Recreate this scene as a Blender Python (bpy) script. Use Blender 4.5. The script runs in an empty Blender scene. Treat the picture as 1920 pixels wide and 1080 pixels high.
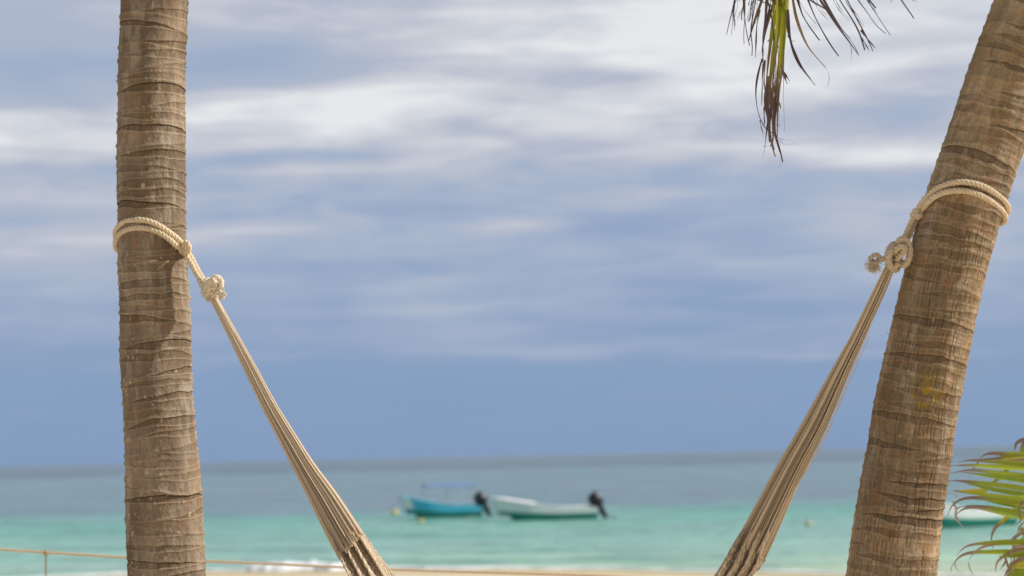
import bpy, math, random
import numpy as np
from mathutils import Vector, Matrix
random.seed(7)
RS = np.random.RandomState(11)
SC = bpy.context.scene
COL = SC.collection

# ------------------------------------------------------------------ camera
F = 3460.0                      # focal length in pixels of the 1920 wide photograph
CAM_Z = 4.0                     # eye above the sea
SAND_Z = 2.85
cam_d = bpy.data.cameras.new('camera'); cam = bpy.data.objects.new('camera', cam_d); COL.objects.link(cam)
SC.camera = cam
cam_d.sensor_width = 36.0; cam_d.lens = F / 1920 * 36.0
cam_d.clip_start = 0.1; cam_d.clip_end = 90000
PITCH = math.atan(314 / F); ROLL = math.radians(-1.2)
CR = Matrix.Rotation(math.pi / 2 + PITCH, 3, 'X') @ Matrix.Rotation(ROLL, 3, 'Z')
cam.matrix_world = Matrix.Translation((0, 0, CAM_Z)) @ CR.to_4x4()
cam_d.dof.use_dof = True; cam_d.dof.focus_distance = 5.62; cam_d.dof.aperture_fstop = 3.0
CRN = np.array(CR)
def P(x, y, d):
    v = CRN @ np.array([(x - 960) / F * d, (540 - y) / F * d, -d]); v[2] += CAM_Z
    return v
def W(x, y, z=0.0):             # the point of the horizontal plane z seen at this place of the photograph
    v = CRN @ np.array([(x - 960) / F, (540 - y) / F, -1.0])
    return v * ((z - CAM_Z) / v[2]) + np.array([0, 0, CAM_Z])

# ------------------------------------------------------------------ sun, sky, exposure
SUN_DIR = Vector((0.80, 0.0, 0.58)).normalized()
SUN_EL = math.asin(SUN_DIR.z); SUN_AZ = math.atan2(SUN_DIR.x, SUN_DIR.y)
sl = bpy.data.lights.new('sun', 'SUN'); so = bpy.data.objects.new('sun', sl); COL.objects.link(so)
sl.energy = 4.4; sl.angle = math.radians(1.5); sl.color = (1.0, 0.945, 0.86)
so.rotation_euler = SUN_DIR.to_track_quat('Z', 'Y').to_euler()
SC.view_settings.view_transform = 'Standard'; SC.view_settings.look = 'None'
SC.view_settings.exposure = 0.0; SC.view_settings.gamma = 1.0
try: SC.view_settings.use_curve_mapping = False
except Exception: pass

def lin(r, g, b, k=1.0):
    def f(c):
        c = c / 255.0
        return k * (c / 12.92 if c <= 0.04045 else ((c + 0.055) / 1.055) ** 2.4)
    return (f(r), f(g), f(b))

class NT:                       # small helper round a node tree
    def __init__(s, t): s.t = t; s.n = t.nodes; s.l = t.links
    def node(s, typ, **kw):
        n = s.n.new(typ)
        for k, v in kw.items():
            if k == 'ins':
                for i, val in v.items():
                    if hasattr(val, 'is_output'): s.l.new(val, n.inputs[i])
                    else: n.inputs[i].default_value = val
            else: setattr(n, k, v)
        return n
    def math(s, op, a, b=0.0, c=0.0, clamp=False):
        n = s.node('ShaderNodeMath', operation=op, ins={0: a, 1: b, 2: c}); n.use_clamp = clamp
        return n.outputs[0]
    def ramp(s, fac, stops, interp='EASE'):
        n = s.node('ShaderNodeValToRGB', ins={0: fac}); cr = n.color_ramp; cr.interpolation = interp
        while len(cr.elements) < len(stops): cr.elements.new(0.5)
        for e, (p, c) in zip(cr.elements, stops):
            e.position = p; e.color = (c, c, c, 1) if isinstance(c, float) else (*c, 1)
        return n.outputs[0]
    def mix(s, fac, a, b, blend='MIX'):
        n = s.node('ShaderNodeMix', data_type='RGBA', blend_type=blend)
        for i, v in ((0, fac), (6, a), (7, b)):
            if hasattr(v, 'is_output'): s.l.new(v, n.inputs[i])
            else: n.inputs[i].default_value = (*v, 1) if isinstance(v, tuple) and len(v) == 3 else v
        return n.outputs[2]
    def noise(s, vec, scale, detail=4.0, rough=0.5, dist=0.0):
        return s.node('ShaderNodeTexNoise', ins={'Vector': vec, 'Scale': scale, 'Detail': detail, 'Roughness': rough, 'Distortion': dist})

world = bpy.data.worlds.new("World"); SC.world = world; world.use_nodes = True
w = NT(world.node_tree); w.n.clear()
g = w.node('ShaderNodeTexCoord').outputs['Generated']
sky = w.node('ShaderNodeTexSky', sky_type='NISHITA'); sky.sun_disc = False
sky.sun_elevation = SUN_EL; sky.sun_rotation = SUN_AZ
sky.dust_density = 1.0; sky.ozone_density = 2.0
sx = w.node('ShaderNodeSeparateXYZ', ins={0: g})
horiz = w.math('SQRT', w.math('ADD', w.math('MULTIPLY', sx.outputs[0], sx.outputs[0]), w.math('MULTIPLY', sx.outputs[1], sx.outputs[1])))
az = w.math('ARCTAN2', sx.outputs[0], sx.outputs[1])
el = w.math('ARCTAN2', sx.outputs[2], horiz)
# cloud layer: noise stretched along the horizon, stretched more the lower it stands
st = w.node('ShaderNodeVectorMath', operation='MULTIPLY', ins={0: g, 1: (1.0, 1.0, 3.6)}).outputs[0]
wn = w.noise(st, 5.0, 3.0, 0.55)
wc = w.node('ShaderNodeVectorMath', operation='SUBTRACT', ins={0: wn.outputs['Color'], 1: (0.5, 0.5, 0.5)}).outputs[0]
wx = w.node('ShaderNodeSeparateXYZ', ins={0: wc})
azw = w.math('MULTIPLY_ADD', wx.outputs[0], 0.11, az)
elw = w.math('MULTIPLY_ADD', wx.outputs[1], 0.030, el)
big = w.noise(st, 7.5, 6.0, 0.52, 0.35).outputs['Fac']
st2 = w.node('ShaderNodeVectorMath', operation='MULTIPLY', ins={0: g, 1: (1.0, 1.0, 6.5)}).outputs[0]
streak = w.noise(st2, 13.0, 5.0, 0.55, 0.6).outputs['Fac']
ep = w.math('MULTIPLY', elw, 1 / math.radians(16.0), clamp=True)
def ey(y): return math.atan((854 - y) / F) / math.radians(16.0)
dens = w.ramp(ep, [(0.0, 0.06), (ey(690), 0.08), (ey(610), 0.28), (ey(500), 0.40), (ey(400), 0.47), (ey(330), 0.58), (ey(250), 0.80), (ey(130), 0.70), (ey(20), 0.70), (1.0, 0.72)], 'LINEAR')
total = dens
# soft cloud banks and gaps: azimuth / elevation of each, with its width, height and weight
PATCH = [(110, 150, 170, 42, -.42), (470, 120, 210, 44, -.34), (760, 60, 200, 34, -.12), (100, 235, 200, 40, .04), (520, 215, 170, 34, .10), (700, 190, 160, 40, .20), (930, 245, 90, 22, -.22),
         (500, 305, 220, 13, -.30), (90, 322, 150, 14, -.22), (1650, 222, 190, 26, -.40), (1250, 40, 330, 60, .30), (1170, 145, 120, 16, -.22), (300, 250, 120, 24, .08), (900, 40, 150, 50, .14), (1180, 200, 260, 60, .18),
         (1520, 290, 240, 20, .26), (1420, 110, 220, 60, .10), (960, 432, 70, 20, .20), (1050, 657, 190, 9, .26), (1600, 655, 220, 8, .16), (420, 690, 260, 9, .10), (800, 585, 260, 10, .12), (1300, 575, 240, 9, -.10), (500, 500, 240, 12, -.10), (600, 640, 300, 14, .06),
         (980, 500, 420, 26, -.06), (1350, 425, 200, 24, -.14), (60, 40, 240, 50, -.16), (430, 60, 160, 60, -.12), (760, 330, 120, 18, .18), (350, 380, 300, 16, .10), (1780, 330, 150, 30, -.14), (120,480,200,30,.07)]
for (px, py, sxp, syp, wt) in PATCH:
    a0 = math.atan((px - 960) / F); e0 = math.atan((854 - (px - 960) * 0.021 - py) / F)
    da = w.math('MULTIPLY', w.math('SUBTRACT', azw, a0), F / sxp)
    de = w.math('MULTIPLY', w.math('SUBTRACT', elw, e0), F / syp)
    r2 = w.math('ADD', w.math('MULTIPLY', da, da), w.math('MULTIPLY', de, de))
    gss = w.math('EXPONENT', w.math('MULTIPLY', r2, -0.6))
    total = w.math('MULTIPLY_ADD', gss, wt, total)
amp = w.ramp(ep, [(0.0, 0.05), (ey(760), 0.10), (ey(690), 0.26), (ey(560), 0.66), (ey(300), 1.0), (1.0, 1.0)], 'LINEAR')
nz = w.math('ADD', w.math('MULTIPLY', w.math('SUBTRACT', big, 0.5), 0.85), w.math('MULTIPLY', w.math('SUBTRACT', streak, 0.5), 0.75))
total = w.math('MULTIPLY_ADD', nz, amp, total)
floor_ = w.ramp(ep, [(0.0, 0.0), (ey(500), 0.14), (ey(330), 0.26), (ey(200), 0.33), (1.0, 0.38)], 'LINEAR')
total = w.math('MAXIMUM', total, w.math('MULTIPLY_ADD', total, 0.35, floor_))
ccol = w.ramp(total, [(0.0, lin(127, 156, 194)), (0.22, lin(146, 166, 199)), (0.42, lin(166, 180, 205)), (0.60, lin(186, 192, 208)), (0.84, lin(214, 217, 224)), (1.0, lin(236, 237, 239))], 'LINEAR')
skyc = w.node('ShaderNodeVectorMath', operation='SCALE', ins={0: sky.outputs[0], 'Scale': 0.08}).outputs[0]
# unseen sky behind the camera, dimmed on purpose to deepen the trunks' shade
back_dim = w.ramp(w.math('MULTIPLY_ADD', sx.outputs[1], 0.5, 0.5), [(0.30, 0.5), (0.62, 1.0)], 'EASE')
ccol = w.node('ShaderNodeVectorMath', operation='SCALE', ins={0: ccol, 'Scale': back_dim}).outputs[0]
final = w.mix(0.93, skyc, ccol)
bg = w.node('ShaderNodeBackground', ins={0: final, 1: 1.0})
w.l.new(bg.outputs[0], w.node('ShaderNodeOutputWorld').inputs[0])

# ------------------------------------------------------------------ helpers
def tag(o, label=None, cat=None, group=None, kind=None):
    if label: o['label'] = label
    if cat: o['category'] = cat
    if group: o['group'] = group
    if kind: o['kind'] = kind
    return o
def empty(name, loc=(0, 0, 0)):
    o = bpy.data.objects.new(name, None); COL.objects.link(o); o.location = loc
    o.empty_display_size = 0.1
    return o
class MB:
    """collects vertices, faces and a colour per vertex, then links them as ONE mesh object"""
    def __init__(s): s.v = []; s.f = []; s.c = []; s.n = 0
    def add(s, V, Fc, C):
        V = np.asarray(V, float); C = np.asarray(C, float)
        if C.ndim == 1: C = np.tile(C, (len(V), 1))
        s.v.append(V); s.c.append(C)
        s.f.append(np.asarray(Fc, int) + s.n); s.n += len(V)
    def tube(s, pts, rad, col, sides=6, closed=False):
        pts = np.asarray(pts, float); n = len(pts)
        rad = np.broadcast_to(np.asarray(rad, float), (n,)); T = np.gradient(pts, axis=0)
        T /= np.linalg.norm(T, axis=1)[:, None] + 1e-12
        up = np.array([0.13, -0.95, 0.28]); A = np.zeros_like(pts); a = np.cross(T[0], up); a /= np.linalg.norm(a) + 1e-9
        for i in range(n):
            a = a - T[i] * a.dot(T[i]); a /= np.linalg.norm(a) + 1e-9; A[i] = a
        B = np.cross(T, A); th = np.linspace(0, 2 * np.pi, sides, endpoint=False)
        V = pts[:, None] + rad[:, None, None] * (np.cos(th)[None, :, None] * A[:, None] + np.sin(th)[None, :, None] * B[:, None])
        C = np.asarray(col, float)
        C = np.repeat(C, sides, 0) if C.ndim == 2 else C
        s.add(V.reshape(-1, 3), grid_faces(n, sides, True), C)
        if sides >= 4:
            # end caps
            m = (n - 1) * sides
            cc = C[:1] if C.ndim == 2 else C[None]; ce = C[-1:] if C.ndim == 2 else C[None]
            s.add(np.vstack([V[0], pts[:1]]), [[i, (i + 1) % sides, sides, sides] for i in range(sides)], np.repeat(cc, sides + 1, 0))
            s.add(np.vstack([V[-1], pts[-1:]]), [[(i + 1) % sides, i, sides, sides] for i in range(sides)], np.repeat(ce, sides + 1, 0))
    def build(s, name, mat, parent=None, smooth=True):
        V = np.vstack(s.v); C = np.vstack(s.c); Fa = np.vstack([f for f in s.f])
        return mesh_obj(name, V, Fa, C, mat, parent, smooth)
def mesh_obj(name, V, Fa, C, mat, parent=None, smooth=True):
    me = bpy.data.meshes.new(name)
    Fa = np.asarray(Fa, int)
    tri = Fa[:, 2] == Fa[:, 3]
    if tri.any():
        me.from_pydata(V.tolist(), [], [list(q[:3]) if q[2] == q[3] else list(q) for q in Fa.tolist()])
    else:
        me.vertices.add(len(V)); me.vertices.foreach_set('co', V.astype(np.float32).ravel())
        me.loops.add(Fa.size); me.loops.foreach_set('vertex_index', Fa.astype(np.int32).ravel())
        me.polygons.add(len(Fa)); me.polygons.foreach_set('loop_start', np.arange(0, Fa.size, 4, dtype=np.int32))
        me.update(calc_edges=True)
    if C is not None:
        at = me.color_attributes.new('Col', 'FLOAT_COLOR', 'POINT')
        at.data.foreach_set('color', np.hstack([C, np.ones((len(C), 1))]).astype(np.float32).ravel())
    if smooth: me.polygons.foreach_set('use_smooth', np.ones(len(me.polygons), bool))
    me.materials.append(mat); me.update()
    o = bpy.data.objects.new(name, me); COL.objects.link(o)
    if parent is not None:
        o.parent = parent; o.matrix_parent_inverse = Matrix.Translation(-Vector(parent.location))
    return o
def grid_faces(n, m, wrap=False):
    i = np.arange(n - 1)[:, None]; j = np.arange(m if wrap else m - 1)[None]
    j2 = (j + 1) % m
    return np.stack([i * m + j, i * m + j2, (i + 1) * m + j2, (i + 1) * m + j], -1).reshape(-1, 4)
def spline(pts, n):
    """Catmull-Rom through the points, resampled to even steps"""
    p = np.asarray(pts, float); q = np.vstack([2 * p[0] - p[1], p, 2 * p[-1] - p[-2]]); out = []
    for i in range(len(p) - 1):
        t = np.linspace(0, 1, 16, endpoint=False)[:, None]; a, b, c, d = q[i:i + 4]
        out.append(0.5 * (2 * b + (c - a) * t + (2 * a - 5 * b + 4 * c - d) * t ** 2 + (3 * b - a - 3 * c + d) * t ** 3))
    out = np.vstack(out + [p[-1:]]); L = np.r_[0, np.cumsum(np.linalg.norm(np.diff(out[:, :3], axis=0), axis=1))]
    s = np.linspace(0, L[-1], n)
    return np.stack([np.interp(s, L, out[:, k]) for k in range(p.shape[1])], 1)
def hsh(i, j, k, seed):
    h = (i * 374761393 + j * 668265263 + k * 2147483647 + seed * 974634777) & 0xFFFFFFFF
    h = ((h ^ (h >> 13)) * 1274126177) & 0xFFFFFFFF
    return ((h ^ (h >> 16)) & 0xFFFF) / 65535.0
def vnoise(x, y, z, seed=0):
    xi, yi, zi = np.floor(x).astype(np.int64), np.floor(y).astype(np.int64), np.floor(z).astype(np.int64)
    fx, fy, fz = x - xi, y - yi, z - zi
    fx, fy, fz = [f * f * (3 - 2 * f) for f in (fx, fy, fz)]
    r = 0
    for a in (0, 1):
        for b in (0, 1):
            for c in (0, 1):
                r = r + hsh(xi + a, yi + b, zi + c, seed) * (fx if a else 1 - fx) * (fy if b else 1 - fy) * (fz if c else 1 - fz)
    return r
def fbm(x, y, z, oct=3, seed=0):
    r = 0; a = 0.5; t = 0
    for o in range(oct):
        r = r + a * vnoise(x * 2 ** o, y * 2 ** o, z * 2 ** o, seed + o); t += a; a *= 0.5
    return r / t
def sstep(a, b, x):
    t = np.clip((x - a) / (b - a), 0, 1); return t * t * (3 - 2 * t)

def vmat(name, rough=0.8, nscale=60.0, bump=0.2, bdist=0.002, var=0.15, spec=0.3, stretch=(1, 1, 1), trans=0.0):
    m = bpy.data.materials.new(name); m.use_nodes = True; t = NT(m.node_tree); t.n.clear()
    at = t.node('ShaderNodeAttribute', attribute_name='Col').outputs['Color']
    tc = t.node('ShaderNodeTexCoord').outputs['Object']
    tv = t.node('ShaderNodeVectorMath', operation='MULTIPLY', ins={0: tc, 1: stretch}).outputs[0]
    nz = t.noise(tv, nscale, 5.0, 0.6).outputs['Fac']
    k = t.math('MULTIPLY_ADD', nz, 2 * var, 1 - var)
    c = t.node('ShaderNodeVectorMath', operation='SCALE', ins={0: at, 'Scale': k}).outputs[0]
    bp = t.node('ShaderNodeBump', ins={'Height': nz, 'Strength': bump, 'Distance': bdist})
    b = t.node('ShaderNodeBsdfPrincipled', ins={'Base Color': c, 'Roughness': rough, 'Specular IOR Level': spec, 'Normal': bp.outputs[0]})
    out = b.outputs[0]
    if trans:
        tr = t.node('ShaderNodeBsdfTranslucent', ins={0: c})
        out = t.node('ShaderNodeMixShader', ins={0: trans, 1: out, 2: tr.outputs[0]}).outputs[0]
    t.l.new(out, t.node('ShaderNodeOutputMaterial').inputs[0])
    return m
M_BARK = vmat('palm_bark', 0.9, 170, 0.5, 0.003, 0.22, 0.15, (1, 1, 2.2))
M_ROPE = vmat('cotton_rope', 0.95, 420, 0.6, 0.002, 0.10, 0.1)
M_CORD = vmat('cotton_cord', 0.95, 40, 0.1, 0.0006, 0.10, 0.1)
M_LEAF = vmat('palm_leaf', 0.5, 40, 0.15, 0.001, 0.16, 0.35, trans=0.45)
M_PAINT = vmat('boat_paint', 0.4, 6, 0.05, 0.003, 0.06, 0.5)
M_DARK = vmat('outboard_plastic', 0.35, 10, 0.03, 0.002, 0.06, 0.5)
M_CLOTH = vmat('canopy_cloth', 0.8, 8, 0.2, 0.01, 0.08, 0.2)
M_BUOY = vmat('buoy_plastic', 0.5, 12, 0.05, 0.003, 0.08, 0.4)

# ------------------------------------------------------------------ setting: sand, sea, foam
def shore(x): return np.interp(x, [-60, -30, -19, -16, -12, -8, -1, 4, 9, 15, 30, 60], [63, 65, 66, 66.6, 68.2, 67.6, 66.4, 63.8, 60.2, 56.5, 54, 53]) + 0.25 * np.sin(x * 0.9)
def sand_h(x, y):
    s = shore(x); t = y - s
    h = np.where(t < 0, 0.10 - t * 0.045, -t * 0.05)
    h = np.where(t < 0, -t * 0.030 + 0.0011 * np.clip(-t, 0, 60) ** 1.75, h)
    top = SAND_Z + 0 * x
    k = 0.15
    h = np.where(t < 0, -np.log(np.exp(-h / k) + np.exp(-top / k)) * k, h)
    nz = fbm(x * 0.6, y * 0.6, 0 * x, 3, 5) - 0.5
    return h + nz * 0.10 * sstep(2, 12, -t) + (fbm(x * 3, y * 3, 0 * x, 2, 9) - .5) * 0.03 * sstep(2, 12, -t)
def sheet(xs, ys, hf, name, mat):
    X, Y = np.meshgrid(xs, ys); Z = hf(X, Y)
    V = np.stack([X, Y, Z], -1).reshape(-1, 3)
    return mesh_obj(name, V, grid_faces(len(ys), len(xs)), None, mat)
def M_sand():
    m = bpy.data.materials.new('beach_sand'); m.use_nodes = True; t = NT(m.node_tree); t.n.clear()
    tc = t.node('ShaderNodeTexCoord').outputs['Object']
    n1 = t.noise(tc, 0.8, 5, 0.6).outputs['Fac']; n2 = t.noise(tc, 30, 6, 0.7).outputs['Fac']
    c = t.mix(n1, lin(200, 182, 150), lin(226, 212, 184))
    z = t.node('ShaderNodeSeparateXYZ', ins={0: tc}).outputs[2]
    wet = t.ramp(t.math('MULTIPLY_ADD', z, 1.0, 0.1), [(0.0, 1.0), (0.2, 0.9), (0.45, 0.0)])
    c = t.mix(t.math('MULTIPLY', wet, 0.65), c, lin(178, 164, 124))
    bp = t.node('ShaderNodeBump', ins={'Height': n2, 'Strength': 0.4, 'Distance': 0.02})
    b = t.node('ShaderNodeBsdfPrincipled', ins={'Base Color': c, 'Roughness': 0.85, 'Normal': bp.outputs[0], 'Specular IOR Level': 0.2})
    t.l.new(b.outputs[0], t.node('ShaderNodeOutputMaterial').inputs[0]); return m
xs = np.r_[np.linspace(-900, -60, 20), np.linspace(-56, 56, 225), np.linspace(60, 900, 20)]
ys = np.r_[np.linspace(-300, -10, 12), np.linspace(-8, 90, 240), np.linspace(95, 300, 12)]
tag(sheet(xs, ys, sand_h, 'beach_sand', M_sand()), kind='structure')

def M_sea():
    m = bpy.data.materials.new('sea_water'); m.use_nodes = True; t = NT(m.node_tree); t.n.clear()
    tc = t.node('ShaderNodeTexCoord').outputs['Object']
    s = t.node('ShaderNodeSeparateXYZ', ins={0: tc})
    X, Y = s.outputs[0], s.outputs[1]
    # bands by distance off the shore (log scale), broken by drifting patches
    v1 = t.node('ShaderNodeVectorMath', operation='MULTIPLY', ins={0: tc, 1: (0.03, 0.05, 1)}).outputs[0]
    n1 = t.noise(v1, 1.0, 5, 0.6, 0.4).outputs['Fac']
    yy = t.math('LOGARITHM', t.math('MAXIMUM', Y, 10.0), 10.0)
    yn = t.math('MULTIPLY_ADD', t.math('SUBTRACT', n1, 0.5), 0.15, yy)
    def q(d): return (math.log10(d) - 1.7) / 2.0
    fac = t.math('MULTIPLY', t.math('SUBTRACT', yn, 1.7), 0.5)
    col = t.ramp(fac, [(q(58), lin(206, 214, 176)), (q(66), lin(178, 214, 184)), (q(82), lin(148, 198, 180)), (q(118), lin(118, 184, 168)),
                       (q(134), lin(108, 168, 162)), (q(150), lin(116, 140, 156)), (q(480), lin(110, 136, 154)), (q(640), lin(84, 100, 120)), (q(3000), lin(84, 98, 122))], 'LINEAR')
    v2 = t.node('ShaderNodeVectorMath', operation='MULTIPLY', ins={0: tc, 1: (0.10, 0.22, 1)}).outputs[0]
    n2 = t.noise(v2, 1.0, 4, 0.6, 0.3).outputs['Fac']
    col = t.mix(t.ramp(n2, [(0.46, 0.0), (0.66, 0.62)]), col, lin(84, 160, 140))
    v5 = t.node('ShaderNodeVectorMath', operation='MULTIPLY', ins={0: tc, 1: (0.035, 0.12, 1)}).outputs[0]
    n5 = t.noise(v5, 1.0, 6, 0.68, 0.5).outputs['Fac']
    col = t.mix(t.ramp(n5, [(0.38, 0.75), (0.5, 0.0)]), col, t.mix(0.5, col, lin(150, 176, 184)))
    # wind waves
    v3 = t.node('ShaderNodeVectorMath', operation='MULTIPLY', ins={0: tc, 1: (0.5, 1.3, 1)}).outputs[0]
    b1 = t.noise(v3, 0.8, 6, 0.62, 0.5).outputs['Fac']
    v4 = t.node('ShaderNodeVectorMath', operation='MULTIPLY', ins={0: tc, 1: (0.08, 0.3, 1)}).outputs[0]
    b2 = t.noise(v4, 0.7, 3, 0.5, 0.6).outputs['Fac']
    bh = t.math('MULTIPLY_ADD', b2, 1.5, t.math('MULTIPLY', b1, 0.5))
    bp = t.node('ShaderNodeBump', ins={'Height': bh, 'Strength': 1.0, 'Distance': 1.8})
    b = t.node('ShaderNodeBsdfPrincipled', ins={'Base Color': col, 'Roughness': 0.25, 'IOR': 1.33, 'Specular IOR Level': 0.35, 'Normal': bp.outputs[0]})
    t.l.new(b.outputs[0], t.node('ShaderNodeOutputMaterial').inputs[0]); return m
def sea_h(X, Y):
    n = fbm(X * 0.10, Y * 0.35, 0 * X, 3, 21) - 0.5
    return n * 0.22 * sstep(62, 85, Y) * (1 - sstep(250, 400, Y))
sx_ = np.r_[-60000, -8000, -1500, -300, np.linspace(-90, 90, 241), 300, 1500, 8000, 60000]
sy_ = np.r_[np.linspace(44, 180, 290), np.linspace(181, 420, 160), 600, 1000, 3000, 10000, 30000, 80000]
tag(sheet(sx_, sy_, sea_h, 'sea', M_sea()), kind='structure')

def M_foam():
    m = bpy.data.materials.new('sea_foam'); m.use_nodes = True; t = NT(m.node_tree); t.n.clear()
    tc = t.node('ShaderNodeTexCoord').outputs['Object']; n = t.noise(tc, 6, 6, 0.7).outputs['Fac']
    bp = t.node('ShaderNodeBump', ins={'Height': n, 'Strength': 0.6, 'Distance': 0.05})
    b = t.node('ShaderNodeBsdfPrincipled', ins={'Base Color': (0.80, 0.82, 0.82, 1), 'Roughness': 0.8, 'Normal': bp.outputs[0]})
    t.l.new(b.outputs[0], t.node('ShaderNodeOutputMaterial').inputs[0]); return m
fm = MB()
def foam_band(x0, x1, yoff, wd, hgt, n=140):
    xx = np.linspace(x0, x1, n); taper = np.sin(np.linspace(0, np.pi, n)) ** 0.5
    wob = (fbm(xx * 0.9, 0 * xx, 0 * xx, 3, int(x0 * 7) % 97) - 0.5) * 1.6
    cw = wd * taper * (0.5 + fbm(xx * 1.5, 0 * xx + 3, 0 * xx, 2, 4)); rows = []
    for v in np.linspace(-1, 1, 9):
        rows.append(np.stack([xx, shore(xx) + yoff + wob + v * cw, 0.02 + hgt * taper * (1 - v * v) * (0.6 + 0.8 * fbm(xx * 2, 0 * xx + v * 2, 0 * xx, 2, 8))], 1))
    V = np.stack(rows, 0)
    fm.add(V.reshape(-1, 3), grid_faces(9, n), (0.8, 0.8, 0.8))
foam_band(-10.2, -5.4, 0.6, 1.0, 0.28); foam_band(-8.9, -6.2, 1.7, 0.4, 0.14); foam_band(-1.5, 5.5, 0.3, 0.25, 0.04)
foam_band(-30, -19, 0.6, 0.3, 0.06); foam_band(-19.5, -9.5, 0.4, 0.22, 0.05); foam_band(-6.2, 0.5, 0.35, 0.28, 0.06); foam_band(4.5, 11, 0.7, 0.3, 0.05); foam_band(-40, -25, 4.5, 0.3, 0.10); foam_band(9.5, 30, 0.5, 0.3, 0.06)
tag(fm.build('sea_foam', M_foam()), 'white foam of a small wave breaking at the water edge behind the rope', 'foam', kind='stuff')

# ------------------------------------------------------------------ palm trunks
class Axis:
    def __init__(s, rows, d):
        s.d = d; r = np.array(rows, float); s.rows = r; y = r[:, 1]
        n = 800; q = spline(np.column_stack([r[:, 0], y, 0 * y, r[:, 2]]), n)
        s.x, s.y, s.hw = q[:, 0], q[:, 1], q[:, 3]
    def at(s, y):
        return np.interp(y, s.y, s.x), np.interp(y, s.y, s.hw)
    def on(s, x, y, rope=5.5, side=1, extra=0.0):
        """point of a rope that lies on this trunk where the photograph shows x, y; side -1 is round the back"""
        i = np.argmin((s.x - x) ** 2 + (s.y - y) ** 2)
        t = np.array([s.x[min(i + 3, len(s.x) - 1)] - s.x[max(i - 3, 0)], s.y[min(i + 3, len(s.x) - 1)] - s.y[max(i - 3, 0)]]); t /= np.linalg.norm(t)
        u = (x - s.x[i]) * t[1] - (y - s.y[i]) * t[0]
        R = s.hw[i] + rope + extra
        dz = math.sqrt(max(R * R - u * u, 0.0)) * side
        return P(x, y, s.d - dz * s.d / F)

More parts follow.
